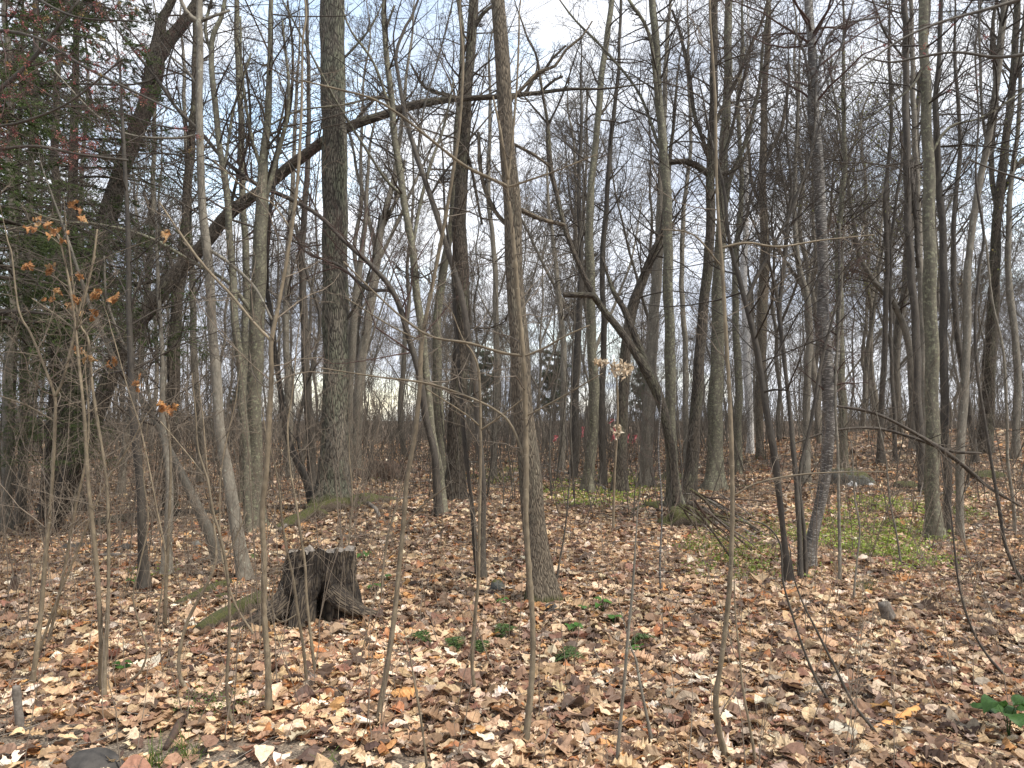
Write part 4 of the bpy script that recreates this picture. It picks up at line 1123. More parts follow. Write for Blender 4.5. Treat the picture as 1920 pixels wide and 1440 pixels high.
BOUGH(-160, 'red-flowering maple whose boughs reach in over the upper left corner',
      [[(-160, 260, 12), (-60, 210, 9), (40, 130, 7), (100, 60, 5), (150, 0, 4)], [(-160, 300, 10), (-60, 290, 8), (60, 275, 6), (150, 290, 5), (240, 300, 4)],
       [(-160, 120, 10), (-40, 60, 8), (60, 70, 6), (150, 120, 5), (250, 170, 4), (330, 210, 3)], [(-160, 90, 9), (-60, 0, 7), (40, -10, 5), (140, 30, 4), (260, 40, 3)],
       [(-160, 330, 8), (-40, 250, 6), (40, 230, 5), (130, 190, 4), (230, 110, 3)]], 5.2, (22, 1.1, 7, 5), 420)
BOUGH(2080, 'maple with a long red-budded bough reaching in from the upper right',
      [[(2080, 60, 10), (1980, 90, 8), (1900, 103, 6), (1860, 105, 6), (1790, 98, 5), (1710, 112, 5), (1670, 118, 4), (1620, 108, 3)], [(2080, -20, 9), (1960, -10, 7), (1860, 15, 6), (1760, 42, 5), (1680, 80, 4), (1600, 140, 3), (1520, 200, 2)],
       [(2080, 300, 8), (1980, 350, 6), (1900, 330, 4), (1820, 300, 3)]], 6.0, (10, 0.7, 4, 3), 60)

# oak twig with withered brown leaves in the left
def withered(label, spots, D, size, cols, stem, name='oak_sapling', n=6):
    rng = np.random.RandomState(int(stem[0][0]))
    base = pt(stem[0][0], stem[0][1], D); base[2] = float(ground_h(base[0], base[1]))
    root = empty(name, base); tag(root, label, 'sapling')
    ln = smooth_line([[*pt(u, v, D), w*0.5*D/F] for u, v, w in stem], 0.06)
    lo = ln[0].copy(); lo[2] = base[2]-0.05
    ln = np.vstack([lo, ln])
    trunk_part('trunk', ln, M['pale'], base, root, rng, 0.2, 8, 0.03, 0.08)
    B = Buf(); L = Buf()
    for (u, v) in spots:
        p = pt(u, v, D+rng.uniform(-0.25, 0.25))
        j = np.argmin(np.linalg.norm(ln[:, :3]-p-np.array([0, 0, -0.15]), axis=1))
        a0 = ln[j]
        br = smooth_line([[*a0[:3], 0.003], [*((a0[:3]+p)/2+np.array([0, 0, 0.02])), 0.002], [*p, 0.0012]], 0.05)
        B.tube(br[:, :3], br[:, 3], 4, rng)
        pp = p+rng.normal(0, size*0.28, (n, 3))
        cl = np.array(cols)[rng.choice(len(cols), n)]*rng.uniform(0.8, 1.2, (n, 1))
        place_leaves(L, rng, pp, rng.uniform(size*0.5, size*1.15, n), 'oak' if size < 0.09 else 'long', 8, cl, 0.5, (0.8, 2.2), (-1, 1), rng.uniform(0, 6.28, n), -1.1)
    B.build('twigs', M['paletwig'], base, root)
    o = L.build('withered_leaves', M['leaf'], base, root, colr=True); o['kind'] = 'stuff'
withered('young oak holding withered orange-brown leaves in front of the left hemlock',
         [(50, 500), (88, 505), (110, 545), (135, 575), (150, 560), (175, 560), (183, 548), (212, 558), (175, 590), (140, 385), (155, 400), (90, 420), (70, 415), (110, 440), (150, 660), (165, 668), (215, 680), (255, 720), (60, 430), (310, 440), (145, 520), (95, 560)],
         4.6, 0.055, [(0.36, 0.18, 0.07), (0.30, 0.14, 0.055), (0.40, 0.25, 0.12)], [(190, 1200, 9), (180, 1050, 8), (165, 900, 7), (158, 780, 6), (148, 680, 5), (140, 600, 4), (128, 520, 4), (110, 440, 3)], n=5)
withered('young tree with a tuft of withered leaves low in front of the shaggy trunk', [(305, 765), (315, 768), (325, 762), (300, 760)],
         6.0, 0.06, [(0.42, 0.20, 0.06), (0.36, 0.15, 0.045)], [(310, 1120, 7), (316, 1000, 6), (320, 880, 5), (316, 800, 4), (310, 770, 3)], n=4)
withered('beech sapling with bleached cream leaves before the knotty trunk',
         [(1120, 678), (1128, 682), (1135, 676), (1150, 684), (1158, 690), (1166, 684), (1172, 690), (1180, 686), (1160, 698), (1150, 694), (1172, 700), (1178, 694), (1155, 800), (1162, 808), (1158, 815)],
         10.5, 0.10, [(0.62, 0.50, 0.36), (0.55, 0.42, 0.28), (0.66, 0.57, 0.44)], [(1150, 985, 5), (1152, 900, 4.5), (1156, 830, 4), (1158, 760, 4), (1156, 700, 3)], name='beech_sapling', n=9)

# ------------------------------------------------------------------ conifers
def conifer(name, h, r0, nb, Lb, rng, start=0.12, drop=-0.25, leafsize=0.035, dens=1.0, c=((0.115, 0.165, 0.055), (0.165, 0.22, 0.075), (0.075, 0.115, 0.042)), bark='oakdark', tip=0.002, puff=False):
    root = empty(name, (0, 0, 0))
    z = np.linspace(-0.15, h, 14)
    ln = np.stack([np.cumsum(rng.normal(0, 0.015, 14)), np.cumsum(rng.normal(0, 0.015, 14)), z, np.linspace(r0, 0.012, 14)], 1)
    ln = smooth_line(ln, 0.25)
    trunk_part('trunk', ln, M[bark], (0, 0, 0), root, rng, 0.3, 14, 0.05)
    C = resample(ln, 16)[None]
    P1, R1 = grow(rng, C[:, :, :3], C[:, :, 3], nb, start, 0.99, Lb, (75, 100), drop, 0.05, 7, 0.35, tip, flat=0.8, Lfall=0.6)
    P2, R2 = grow(rng, P1, R1, 11, 0.15, 0.98, plen(P1)*0.42, (40, 65), -0.10, 0.06, 5, 0.6, tip, flat=0.85)
    P3, R3 = grow(rng, P2, R2, 6, 0.1, 0.98, plen(P2)*0.45, (35, 60), -0.12, 0.08, 4, 0.7, tip*0.8, flat=0.8)
    B = Buf()
    B.tube(P1, R1, 5, rng); B.tube(P2, R2, 3, rng); B.tube(P3, R3, 3, rng)
    B.build('branches', M['twig'], (0, 0, 0), root)
    L = Buf()
    for PP, m_n in ((P3, int(9*dens)), (P2, int(8*dens))):
        n = len(PP)
        t = rng.uniform(0.05, 1, (n, m_n))*(PP.shape[1]-1)
        i = np.minimum(t.astype(int), PP.shape[1]-2)
        fr = (t-i)[..., None]
        ar = np.arange(n)[:, None]
        pos_ = (PP[ar, i]*(1-fr)+PP[ar, i+1]*fr).reshape(-1, 3)
        T = (PP[ar, i+1]-PP[ar, i]).reshape(-1, 3)
        yaw = np.arctan2(-T[:, 0], T[:, 1])+rng.choice([-1, 1], len(pos_))*rng.uniform(0.5, 1.2, len(pos_))
        cl = np.array(c)[rng.choice(len(c), len(pos_))]*rng.uniform(0.7, 1.3, (len(pos_), 1))
        if puff:
            pos_ = pos_+rng.normal(0, leafsize*0.6, pos_.shape)
        place_leaves(L, rng, pos_, rng.uniform(leafsize*0.7, leafsize*1.3, len(pos_)), 'oval', 2, cl, 0.6 if not puff else 0.8, (0, 0.3), (-0.2, 0.2), yaw, 0.0, narrow=0.30 if not puff else 0.8)
    o = L.build('foliage', M['needle'], (0, 0, 0), root, colr=True, smooth=False)
    return root

rng0 = np.random.RandomState(3)
hem = conifer('hemlock_tree', 13, 0.16, 125, 3.1, rng0, 0.24, -0.22, 0.046, 3.3)
tag(hem, 'large dark green hemlock rising behind the massive curved trunk at left', 'conifer', 'hemlocks at the left edge')
def at_floor(o, u, D, rz=0, s=1.0):
    x = (u-960)/F*D
    o.location = (x, D, float(ground_h(x, D)))
    o.rotation_euler = (0, 0, rz)
    o.scale = (s, s, s)
at_floor(hem, 128, 14.5, 0.3)
for lab, u, D_, rz, s in (('nearest hemlock, its dark boughs filling the upper left edge', -60, 10.0, 2.1, 0.86),
                          ('hemlock glimpsed between the two nearer hemlocks, dull green', 20, 18.0, 4.0, 1.0),
                          ('young low hemlock with drooping boughs beneath the others', 95, 11.5, 1.2, 0.33)):
    c_ = copy_tree(hem); c_['label'] = lab; at_floor(c_, u, D_, rz, s)
pine = conifer('pine_tree', 11, 0.15, 46, 3.0, np.random.RandomState(8), 0.30, 0.15, 0.16, 0.9, ((0.075, 0.105, 0.055), (0.10, 0.135, 0.075), (0.06, 0.085, 0.05)), 'far', 0.006, True)
tag(pine, 'far blue-green pine seen in the gap left of the centre trunk', 'conifer', 'pines in the distance')
at_floor(pine, 905, 50, 0.4, 0.55)
for lab, u, D_, rz, s in (('far pine seen just right of the centre trunk', 1040, 56, 1.9, 0.6), ('far pine behind the knotty trunk, small and dark', 1205, 60, 3.1, 0.5),
                          ('smaller far pine left of the one beside the centre trunk', 868, 62, 5.0, 0.5), ('far pine low on the skyline between leaning trunks at left', 440, 70, 2.6, 0.42),
                          ('distant pine on the skyline above the dark boulder', 1640, 85, 0.9, 0.35)):
    c_ = copy_tree(pine); c_['label'] = lab; at_floor(c_, u, D_, rz, s)

# ------------------------------------------------------------------ the wood behind: bare trees, each one placed
def bare_proto(seed, h, r0, forks, tip):
    rng = np.random.RandomState(seed)
    root = empty('bare_tree', (0, 0, 0))
    n = 12
    z = np.linspace(-0.2, h, n)
    wx = np.cumsum(rng.normal(0, 0.10, n)); wy = np.cumsum(rng.normal(0, 0.10, n))
    wx -= wx[0]; wy -= wy[0]
    ln = np.stack([wx, wy, z, r0*(1-np.linspace(0, 1, n))**0.75+0.012], 1)
    C = [ln]
    for f in range(forks):
        j = rng.randint(3, 7)
        a0 = ln[j]
        az = rng.uniform(0, 6.28)
        L = (h-a0[2])*rng.uniform(0.75, 0.95)
        m = 9
        q = np.zeros((m, 4)); q[0] = a0; q[0, 3] = a0[3]*0.75
        d = np.array([math.cos(az)*0.5, math.sin(az)*0.5, 0.85])
        for k in range(1, m):
            d = unit((d+np.array([0, 0, 0.07])+rng.normal(0, 0.08, 3))[None])[0]
            q[k, :3] = q[k-1, :3]+d*L/(m-1)
            q[k, 3] = q[0, 3]*(1-k/(m-1))**0.8+0.010
        C.append(q)
    B = Buf()
    for q in C:
        s = smooth_line(q, 0.35)
        B.tube(s[:, :3], s[:, 3], 9, rng)
    B.build('trunk', M['far'], (0, 0, 0), root)
    CC = np.array([resample(q, 16) for q in C])
    B = Buf()
    P1, R1 = grow(rng, CC[:, :, :3], CC[:, :, 3], 26, 0.25, 0.99, h*0.27, (28, 78), 0.26, 0.17, 7, 0.40, tip*1.8, Lfall=0.55, rmax=0.022)
    P2, R2 = grow(rng, P1, R1, 7, 0.15, 0.98, plen(P1)*0.48, (28, 72), 0.16, 0.18, 6, 0.55, tip*1.2, rmax=0.009)
    P3, R3 = grow(rng, P2, R2, 7, 0.10, 0.98, plen(P2)*0.55, (28, 70), 0.12, 0.2, 4, 0.6, tip)
    B.tube(P1, R1, 4, rng); B.tube(P2, R2, 3, rng); B.tube(P3, R3, 3, rng)
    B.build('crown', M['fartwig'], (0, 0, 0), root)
    return root

protos = [bare_proto(s, h, r, f, 0.0042) for s, h, r, f in
          ((1, 13.5, 0.085, 1), (2, 12.0, 0.065, 2), (3, 14.5, 0.10, 0), (4, 11.0, 0.055, 1), (5, 13.0, 0.08, 3), (6, 9.5, 0.04, 1), (7, 12.5, 0.06, 0), (8, 8.0, 0.032, 1))]
LMK = [(-400, 'the frame'), (-60, 'left edge'), (60, 'hemlocks'), (250, 'massive trunk'), (400, 'pale trunk'), (560, 'crossed trunk'), (640, 'thick oak'),
       (820, 'clump'), (970, 'centre tree'), (1130, 'cream beech'), (1280, 'root mound'), (1420, 'white birch'), (1540, 'white-dashed trunk'),
       (1680, 'boulder'), (1745, 'lichen trunk'), (1860, 'broad trunk'), (1960, 'right edge'), (2400, 'the frame')]
def where(u):
    for i in range(len(LMK)-1):
        if u < LMK[i+1][0]:
            return '%s to %s' % (LMK[i][1], LMK[i+1][1])
    return 'near the right edge'
def band(D):
    return 'nearer' if D < 24 else ('mid-distance' if D < 42 else 'far-off')
rngT = np.random.RandomState(2024)
spots = []
tries = 0
while len(spots) < 215 and tries < 20000:
    tries += 1
    D_ = 22+ (95-22)*rngT.rand()**0.9
    u_ = rngT.uniform(-180, 2100)
    x_ = (u_-960)/F*D_
    if any((x_-a_)**2+(D_-b_)**2 < (1.5 if D_ < 40 else 2.2)**2 for a_, b_, _ in spots):
        continue
    spots.append((x_, D_, u_))
used = set()
ORD = ['leftmost', 'second from left', 'third from left', 'fourth from left', 'fifth from left', 'sixth from left', 'seventh from left', 'eighth from left', 'ninth from left', 'tenth from left', 'eleventh from left', 'twelfth from left', 'thirteenth from left', 'fourteenth from left', 'fifteenth from left', 'sixteenth from left', 'seventeenth from left', 'eighteenth from left', 'nineteenth from left', 'twentieth from left', 'twenty-first from left', 'twenty-second from left']
_OLD = ['leftmost', 'second from left', 'third from left', 'fourth from left', 'fifth from left', 'sixth from left', 'seventh from left', 'eighth from left',
       'ninth from left', 'tenth from left', 'eleventh from left', 'twelfth from left', 'thirteenth from left', 'fourteenth from left', 'fifteenth from left',
       'sixteenth from left', 'seventeenth from left', 'eighteenth from left']
cells = {}
for x_, D_, u_ in spots:
    cells.setdefault((band(D_), where(u_)), []).append(u_)
for i, (x_, D_, u_) in enumerate(spots):
    k = rngT.randint(len(protos))
    if k in used:
        o = copy_tree(protos[k])
    else:
        o = protos[k]; used.add(k)
    o.location = (x_, D_, float(ground_h(x_, D_)))
    o.rotation_euler = (rngT.normal(0, 0.035), rngT.normal(0, 0.035), rngT.uniform(0, 6.28))
    s = rngT.uniform(0.75, 1.2)
    o.scale = (s, s, s*rngT.uniform(0.9, 1.15))
    b_ = band(D_); w_ = where(u_)
    row = sorted(cells[(b_, w_)])
    if len(row) == 1:
        tag(o, 'only %s bare tree %s' % (b_, w_), 'tree', '%s bare trees of the wood' % b_)
    else:
        tag(o, '%s of the %s bare trees %s' % (ORD[min(row.index(u_), len(ORD)-1)], b_, w_), 'tree', '%s bare trees of the wood' % b_)

# ------------------------------------------------------------------ brush: thickets of thin stems nobody could count
def brush(name, n, y0, y1, hmin, hmax, r, seed, mat, k=(4, 3), tip=0.002, bias=None, S=4):
    rng = np.random.RandomState(seed)
    p = fan(rng, n, y0, y1, 0.80, 1.0)
    if bias is not None:
        p = p[bias(p[:, 0], p[:, 1], rng)]
    n = len(p)
    z = ground_h(p[:, 0], p[:, 1])-0.03
    h = rng.uniform(hmin, hmax, n)
    P = np.zeros((n, 7, 3)); P[:, 0] = np.column_stack([p, z])
    d = unit(np.column_stack([rng.normal(0, 0.22, (n, 2)), np.ones(n)]))
    for q in range(1, 7):
        d = unit(d+rng.normal(0, 0.08, (n, 3))+np.array([0, 0, 0.04]))
        P[:, q] = P[:, q-1]+d*(h/6)[:, None]
    R = (rng.uniform(0.5, 1.3, n)*r)[:, None]*np.linspace(1, 0.25, 7)[None]
    B = Buf(); B.tube(P, R, S, rng)
    P1, R1 = grow(rng, P, R, k[0], 0.15, 0.98, h*0.40, (25, 60), 0.25, 0.12, 5, 0.6, tip)
    B.tube(P1, R1, 3, rng)
    if k[1]:
        P2, R2 = grow(rng, P1, R1, k[1], 0.15, 0.98, plen(P1)*0.5, (25, 55), 0.15, 0.13, 4, 0.7, tip*0.8)
        B.tube(P2, R2, 3, rng)
    tag(B.build(name, mat), kind='stuff')
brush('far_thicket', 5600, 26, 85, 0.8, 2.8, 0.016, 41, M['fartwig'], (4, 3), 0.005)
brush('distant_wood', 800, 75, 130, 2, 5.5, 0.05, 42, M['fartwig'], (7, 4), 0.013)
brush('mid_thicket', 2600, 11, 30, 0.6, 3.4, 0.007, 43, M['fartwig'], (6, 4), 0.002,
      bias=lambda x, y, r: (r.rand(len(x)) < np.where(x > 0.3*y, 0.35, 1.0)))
brush('left_thicket', 900, 5.5, 14, 0.6, 3.0, 0.005, 44, M['paletwig'], (5, 3), 0.0014,
      bias=lambda x, y, r: (x < -0.16*y) & (r.rand(len(x)) < 0.75) | (x > 0.36*y) & (r.rand(len(x)) < 0.5))
brush('slender_poles', 420, 13, 48, 3.5, 9.0, 0.016, 46, M['far'], (9, 4), 0.003)
brush('near_twigs', 620, 3.2, 9, 0.12, 1.3, 0.003, 45, M['paletwig'], (3, 2), 0.0009)

def sticks():
    rng = np.random.RandomState(88)
    n = 2600
    p = fan(rng, n, 2.6, 22)
    P = np.zeros((n, 6, 3)); P[:, 0, :2] = p
    az = rng.uniform(0, 6.28, n)
    L = rng.uniform(0.08, 0.75, n)*(0.6+p[:, 1]/14)
    for k in range(1, 6):
        az = az+rng.normal(0, 0.16, n)
        P[:, k, 0] = P[:, k-1, 0]+np.cos(az)*L/5; P[:, k, 1] = P[:, k-1, 1]+np.sin(az)*L/5
    P[:, :, 2] = ground_h(P[:, :, 0], P[:, :, 1])+0.030+rng.uniform(-0.01, 0.03, (n, 1))+rng.normal(0, 0.006, (n, 6))
    R = (rng.uniform(0.0012, 0.0045, n)*(0.6+p[:, 1]/16))[:, None]*np.linspace(1, 0.45, 6)[None]
    B = Buf(); B.tube(P, R, 5, rng)
    P1, R1 = grow(rng, P, R, 1, 0.3, 0.9, L*0.35, (30, 60), 0.0, 0.1, 4, 0.6, 0.0008)
    B.tube(P1, R1, 4, rng)
    tag(B.build('scattered_sticks', M['deadwood']), kind='stuff')
sticks()
# fallen twigs on the litter
def lying(name, label, pts_, mat, cat='fallen branch', group=None, tw=(6, 0.35, 3), lift=0.5, S=8, seed=0, off=None):
    """branch lying on the floor: pts (u, v, width, height above the floor)"""
    rng = np.random.RandomState(seed+int(pts_[0][0]))
    L = []
    for (u, v, w, hh) in pts_:
        D_ = hit(u, v + 0)
        p = pt(u, v, D_)
        if hh > 0:      # the point is up in the air: stay at the neighbour's depth
            D_ = off if off else L[-1][1] if L else D_
            p = pt(u, v, D_)
        else:
            p[2] = float(ground_h(p[0], p[1]))+w*0.5*D_/F*lift
        L.append([*p, w*0.5*D_/F])
    L = np.array(L)
    ln = smooth_line(L, max(0.04, 0.01*L[0, 1]))
    base = L[0, :3].copy(); base[2] = float(ground_h(base[0], base[1]))
    if tw[0]:
        root = empty(name, base); tag(root, label, cat, group)
        trunk_part('stem', ln, mat, base, root, rng, 0, S, 0.08)
        C = resample(ln, 16)[None]
        P1, R1 = grow(rng, C[:, :, :3], C[:, :, 3], tw[0], 0.1, 0.98, tw[1], (30, 70), 0.0, 0.15, 5, 0.5, 0.0012)
        B = Buf(); B.tube(P1, R1, 4, rng)
        if tw[2]:
            P2, R2 = grow(rng, P1, R1, tw[2], 0.1, 0.98, plen(P1)*0.5, (30, 60), 0.0, 0.15, 4, 0.7, 0.001)
            B.tube(P2, R2, 3, rng)
        B.build('twigs', mat, base, root)
        return root
    o = trunk_part(name, ln, mat, (0, 0, 0), None, rng, 0, S, 0.08)
    # origin at the foot
    me = o.data
    co = np.empty(len(me.vertices)*3, np.float32); me.vertices.foreach_get('co', co)
    me.vertices.foreach_set('co', (co.reshape(-1, 3)-base.astype(np.float32)).ravel())
    o.location = [float(q) for q in base]
    tag(o, label, cat, group)
    return o

G_ = 'fallen branches on the litter'
lying('fallen_branch', 'long curved bough lying below the green patch at right, tip toward the right edge', [(1500, 1092, 7, 0), (1600, 1082, 9, 0), (1700, 1066, 8, 0), (1800, 1048, 7, 0), (1905, 1040, 5, 0)], M['deadwood'], group=G_)
lying('fallen_branch', 'bough crossing the green patch upward to the right', [(1530, 1088, 8, 0), (1620, 1068, 8, 0), (1700, 1042, 7, 0), (1800, 1010, 6, 0), (1900, 990, 4, 0)], M['deadwood'], group=G_)
lying('fallen_branch', 'arched dead bough springing from the root mound to the thin dark stems', [(1290, 965, 14, 0), (1340, 985, 12, 0), (1400, 1000, 10, 0), (1450, 1045, 9, 0), (1485, 1090, 8, 0)], M['deadwood'], group=G_, seed=3)
lying('fallen_branch', 'straight dead bough on the right of the root mound heap', [(1300, 930, 12, 0), (1350, 955, 12, 0), (1400, 985, 10, 0), (1440, 1010, 8, 0)], M['deadwood'], group=G_, seed=9)
lying('fallen_branch', 'short thick dead bough in the middle of the root mound heap', [(1285, 945, 15, 0), (1320, 962, 14, 0), (1375, 992, 9, 0)], M['oakdark'], group=G_, tw=(3, 0.2, 0), seed=12)
lying('fallen_branch', 'crooked dead bough lying behind the stump toward the left', [(330, 1068, 6, 0), (390, 1052, 9, 0), (450, 1040, 9, 0), (520, 1012, 7, 0)], M['deadwood'], group=G_, tw=(8, 0.5, 4))
lying('fallen_branch', 'dead bough tangled with twigs among the left saplings', [(120, 1062, 6, 0), (190, 1045, 9, 0), (270, 1042, 8, 0), (340, 1020, 5, 0)], M['deadwood'], group=G_, tw=(10, 0.6, 5))
lying('fallen_branch', 'long dark bough on the litter at far left below the log', [(0, 1020, 7, 0), (80, 1012, 10, 0), (170, 1005, 10, 0), (260, 1004, 6, 0)], M['root'], group=G_, tw=(12, 0.6, 5))
lying('fallen_branch', 'brown dead bough in the left middle ground beyond the log', [(260, 925, 7, 0), (340, 915, 9, 0), (420, 918, 7, 0), (520, 905, 5, 0)], M['deadwood'], group=G_, tw=(12, 0.8, 5))
lying('fallen_branch', 'twiggy dead bough between the thick oak and the clump', [(640, 905, 6, 0), (720, 898, 9, 0), (800, 885, 6, 0)], M['root'], group=G_, tw=(16, 0.9, 6))
lying('fallen_branch', 'twiggy dead bough on the right rise behind the lichen-flecked trunk', [(1690, 940, 6, 0), (1780, 928, 9, 0), (1880, 925, 6, 0)], M['deadwood'], group=G_, tw=(14, 0.7, 5))
lying('fallen_branch', 'thin dead bough lying before the centre tree to its right', [(1060, 1075, 4, 0), (1130, 1062, 5, 0), (1210, 1060, 3, 0)], M['deadwood'], group=G_, tw=(5, 0.3, 3))
_r = np.random.RandomState(99)
for _k in range(20):
    _u0, _v0 = 1285+_r.uniform(-15, 60), 935+_r.uniform(-12, 30)
    _an = _r.normal(0.42, 0.35); _L = _r.uniform(45, 165)
    _u1, _v1 = _u0+_L*math.cos(_an), _v0+_L*math.sin(_an)*0.75+10
    _w = _r.uniform(2, 6.5)
    lying('fallen_branch', 'one of the dead boughs heaped in the brush pile right of the root mound',
          [(_u1, _v1, _w*0.5, 0), (_u0*0.35+_u1*0.65+_r.uniform(-6, 6), _v0*0.35+_v1*0.65-_r.uniform(-2, 9), _w*0.7, 1), (_u0*0.7+_u1*0.3, _v0*0.7+_v1*0.3-_r.uniform(0, 12), _w*0.9, 1), (_u0, _v0-_r.uniform(-4, 14), _w, 1)],
          M[('mosslog', 'root', 'mosslog', 'deadwood')[_k % 4]], group='boughs of the brush pile', tw=(4, 0.35, 3), seed=500+_k)
lying('fallen_branch', 'thin pale twig lying straight across the litter left of the crooked sapling foot', [(340, 1203+0, 2.5, 0), (260, 1255, 3, 0), (180, 1300, 3, 0), (90, 1340, 3, 0)], M['paletwig'], group=G_, tw=(2, 0.15, 0))
lying('fallen_branch', 'long thin pale stick leaning across the litter right below the stump', [(545, 1325, 6, 0), (600, 1270, 6, 0), (650, 1220, 5, 0), (715, 1135, 4, 0)], M['paletwig'], group=G_, tw=(3, 0.2, 0))
lying('fallen_branch', 'thin grey stick from the bottom edge toward the tall crooked-foot sapling', [(1230, 1425, 5, 0), (1280, 1380, 4, 0), (1330, 1345, 3, 0)], M['deadwood'], group=G_, tw=(2, 0.15, 0))
lying('fallen_branch', 'long bleached straw-like stem lying level near the pale stub', [(1375, 1200, 3, 0), (1450, 1197, 3.5, 0), (1540, 1192, 3, 0), (1610, 1190, 2.5, 0)], M['paletwig'], group=G_, tw=(0, 0, 0), S=6)
lying('fallen_branch', 'dark thin bough lying along the litter under the thin curving stem', [(750, 1098, 4, 0), (800, 1100, 5, 0), (860, 1092, 5, 0), (900, 1080, 4, 0)], M['root'], group=G_, tw=(3, 0.2, 0))
lying('fallen_branch', 'long thin green-grey stem running down to the bottom right corner', [(1640, 1210, 4, 0), (1700, 1290, 5, 0), (1745, 1345, 5, 0), (1800, 1410, 5, 0), (1830, 1438, 5, 0)], M['deadwood'], group=G_, tw=(2, 0.2, 0))
lying('fallen_branch', 'dark crooked bough at the right edge of the litter', [(1930, 1102, 12, 0), (1895, 1085, 13, 0), (1870, 1088, 9, 0), (1820, 1100, 4, 0)], M['root'], group=G_, tw=(3, 0.3, 0))
lying('fallen_branch', 'slanting dead bough rising right over the leaf slope in front of right trunks', [(1560, 760, 4, 1), (1640, 775, 5, 1), (1720, 815, 7, 1), (1790, 860, 8, 1), (1850, 910, 6, 1), (1915, 950, 4, 1)], M['twig'], group=G_, off=8.5, tw=(16, 0.6, 4))
lying('fallen_branch', 'upper slanting dead bough nearly parallel to the one in front of right trunks', [(1480, 835, 2.5, 1), (1560, 808, 4, 1), (1640, 803, 5, 1), (1710, 820, 6, 1), (1780, 845, 6, 1), (1840, 850, 3, 1)], M['twig'], group=G_, off=8.9, tw=(14, 0.6, 4))
lying('fallen_log', 'thin bare log lying level across the wood behind the centre tree', [(842, 868, 7, 0), (900, 870, 7, 0), (965, 868, 6, 0), (1030, 874, 5, 0)], M['deadwood'], cat='log', tw=(0, 0, 0))
lying('fallen_log', 'pale grey log slanting down right behind the green patch of the knotty trunk', [(1010, 878, 6, 0), (1060, 890, 7, 0), (1110, 905, 7, 0), (1145, 925, 6, 0)], M['deadwood'], cat='log', tw=(0, 0, 0))
lying('fallen_log', 'low dark log far back in the left wood', [(200, 868, 8, 0), (300, 862, 9, 0), (400, 866, 8, 0), (500, 872, 6, 0)], M['oakdark'], cat='log', tw=(0, 0, 0))
lying('fallen_log', 'dark log lying level before the left trunks', [(170, 988, 20, 0), (250, 978, 22, 0), (330, 970, 20, 0), (410, 968, 15, 0)], M['oakdark'], cat='log', tw=(4, 0.3, 2))
lying('fallen_log', 'short mossy dark log pointing at the stump from the left', [(372, 1192, 26, 0), (400, 1178, 36, 0), (440, 1160, 40, 0), (486, 1140, 42, 0)], M['mosslog'], cat='log', tw=(0, 0, 0), S=14)
lying('fallen_log', 'thin mossy log farther left of the stump beyond the short one', [(330, 1140, 16, 0), (380, 1118, 22, 0), (430, 1100, 20, 0)], M['mosslog'], cat='log', tw=(0, 0, 0), S=12)
lying('wood_piece', 'peeled orange stick lying in the leaves at lower right', [(1642, 1378, 15, 0), (1665, 1367, 17, 0), (1695, 1352, 17, 0), (1724, 1337, 15, 0)], M['cutwood'], cat='stick', tw=(0, 0, 0), S=12, lift=1.0)
lying('wood_piece', 'dark rotten stick leaning in the leaves at lower left', [(310, 1408, 9, 0), (330, 1378, 14, 0), (345, 1350, 12, 0), (357, 1328, 7, 0)], M['root'], cat='stick', tw=(0, 0, 0), S=8, lift=1.2)

def stub(name, label, u, v, w, hpx, mat, lean, cat='stub', seed=1):
    rng = np.random.RandomState(seed)
    D_ = hit(u, v)
    b0 = gpt(u, v)
    top_ = pt(u+lean, v-hpx, D_)
    r = w*0.5*D_/F
    ln = smooth_line([[b0[0], b0[1], b0[2]-0.05, r*1.25], [b0[0], b0[1], b0[2]+0.01, r*1.1], [*((b0+top_)/2), r*0.95], [*top_, r*0.85], [*(top_+[0.002, 0, 0.001]), r*0.01]], 0.02)
    ln[:, 3] = np.maximum(ln[:, 3], 0.0004)
    o = trunk_part(name, ln, mat, b0, None, rng, 0.15, 12, 0.16, 0.04)
    o.location = [float(q) for q in b0]
    tag(o, label, cat)
stub('snapped_stem', 'short snapped grey stem with a splintered top at lower left', 38, 1372, 13, 86, M['deadwood'], -8)
stub('snapped_stem', 'pale splintered stub in the litter at right above the peeled stick', 1672, 1172, 22, 42, M['deadwood'], -16)
stub('snapped_stem', 'small black rotten snag at the left near the black hollow', 22, 1115, 14, 32, M['root'], 8)
stub('snapped_stem', 'slim black stick standing at the right root of the stump', 659, 1146, 6, 40, M['root'], 1)

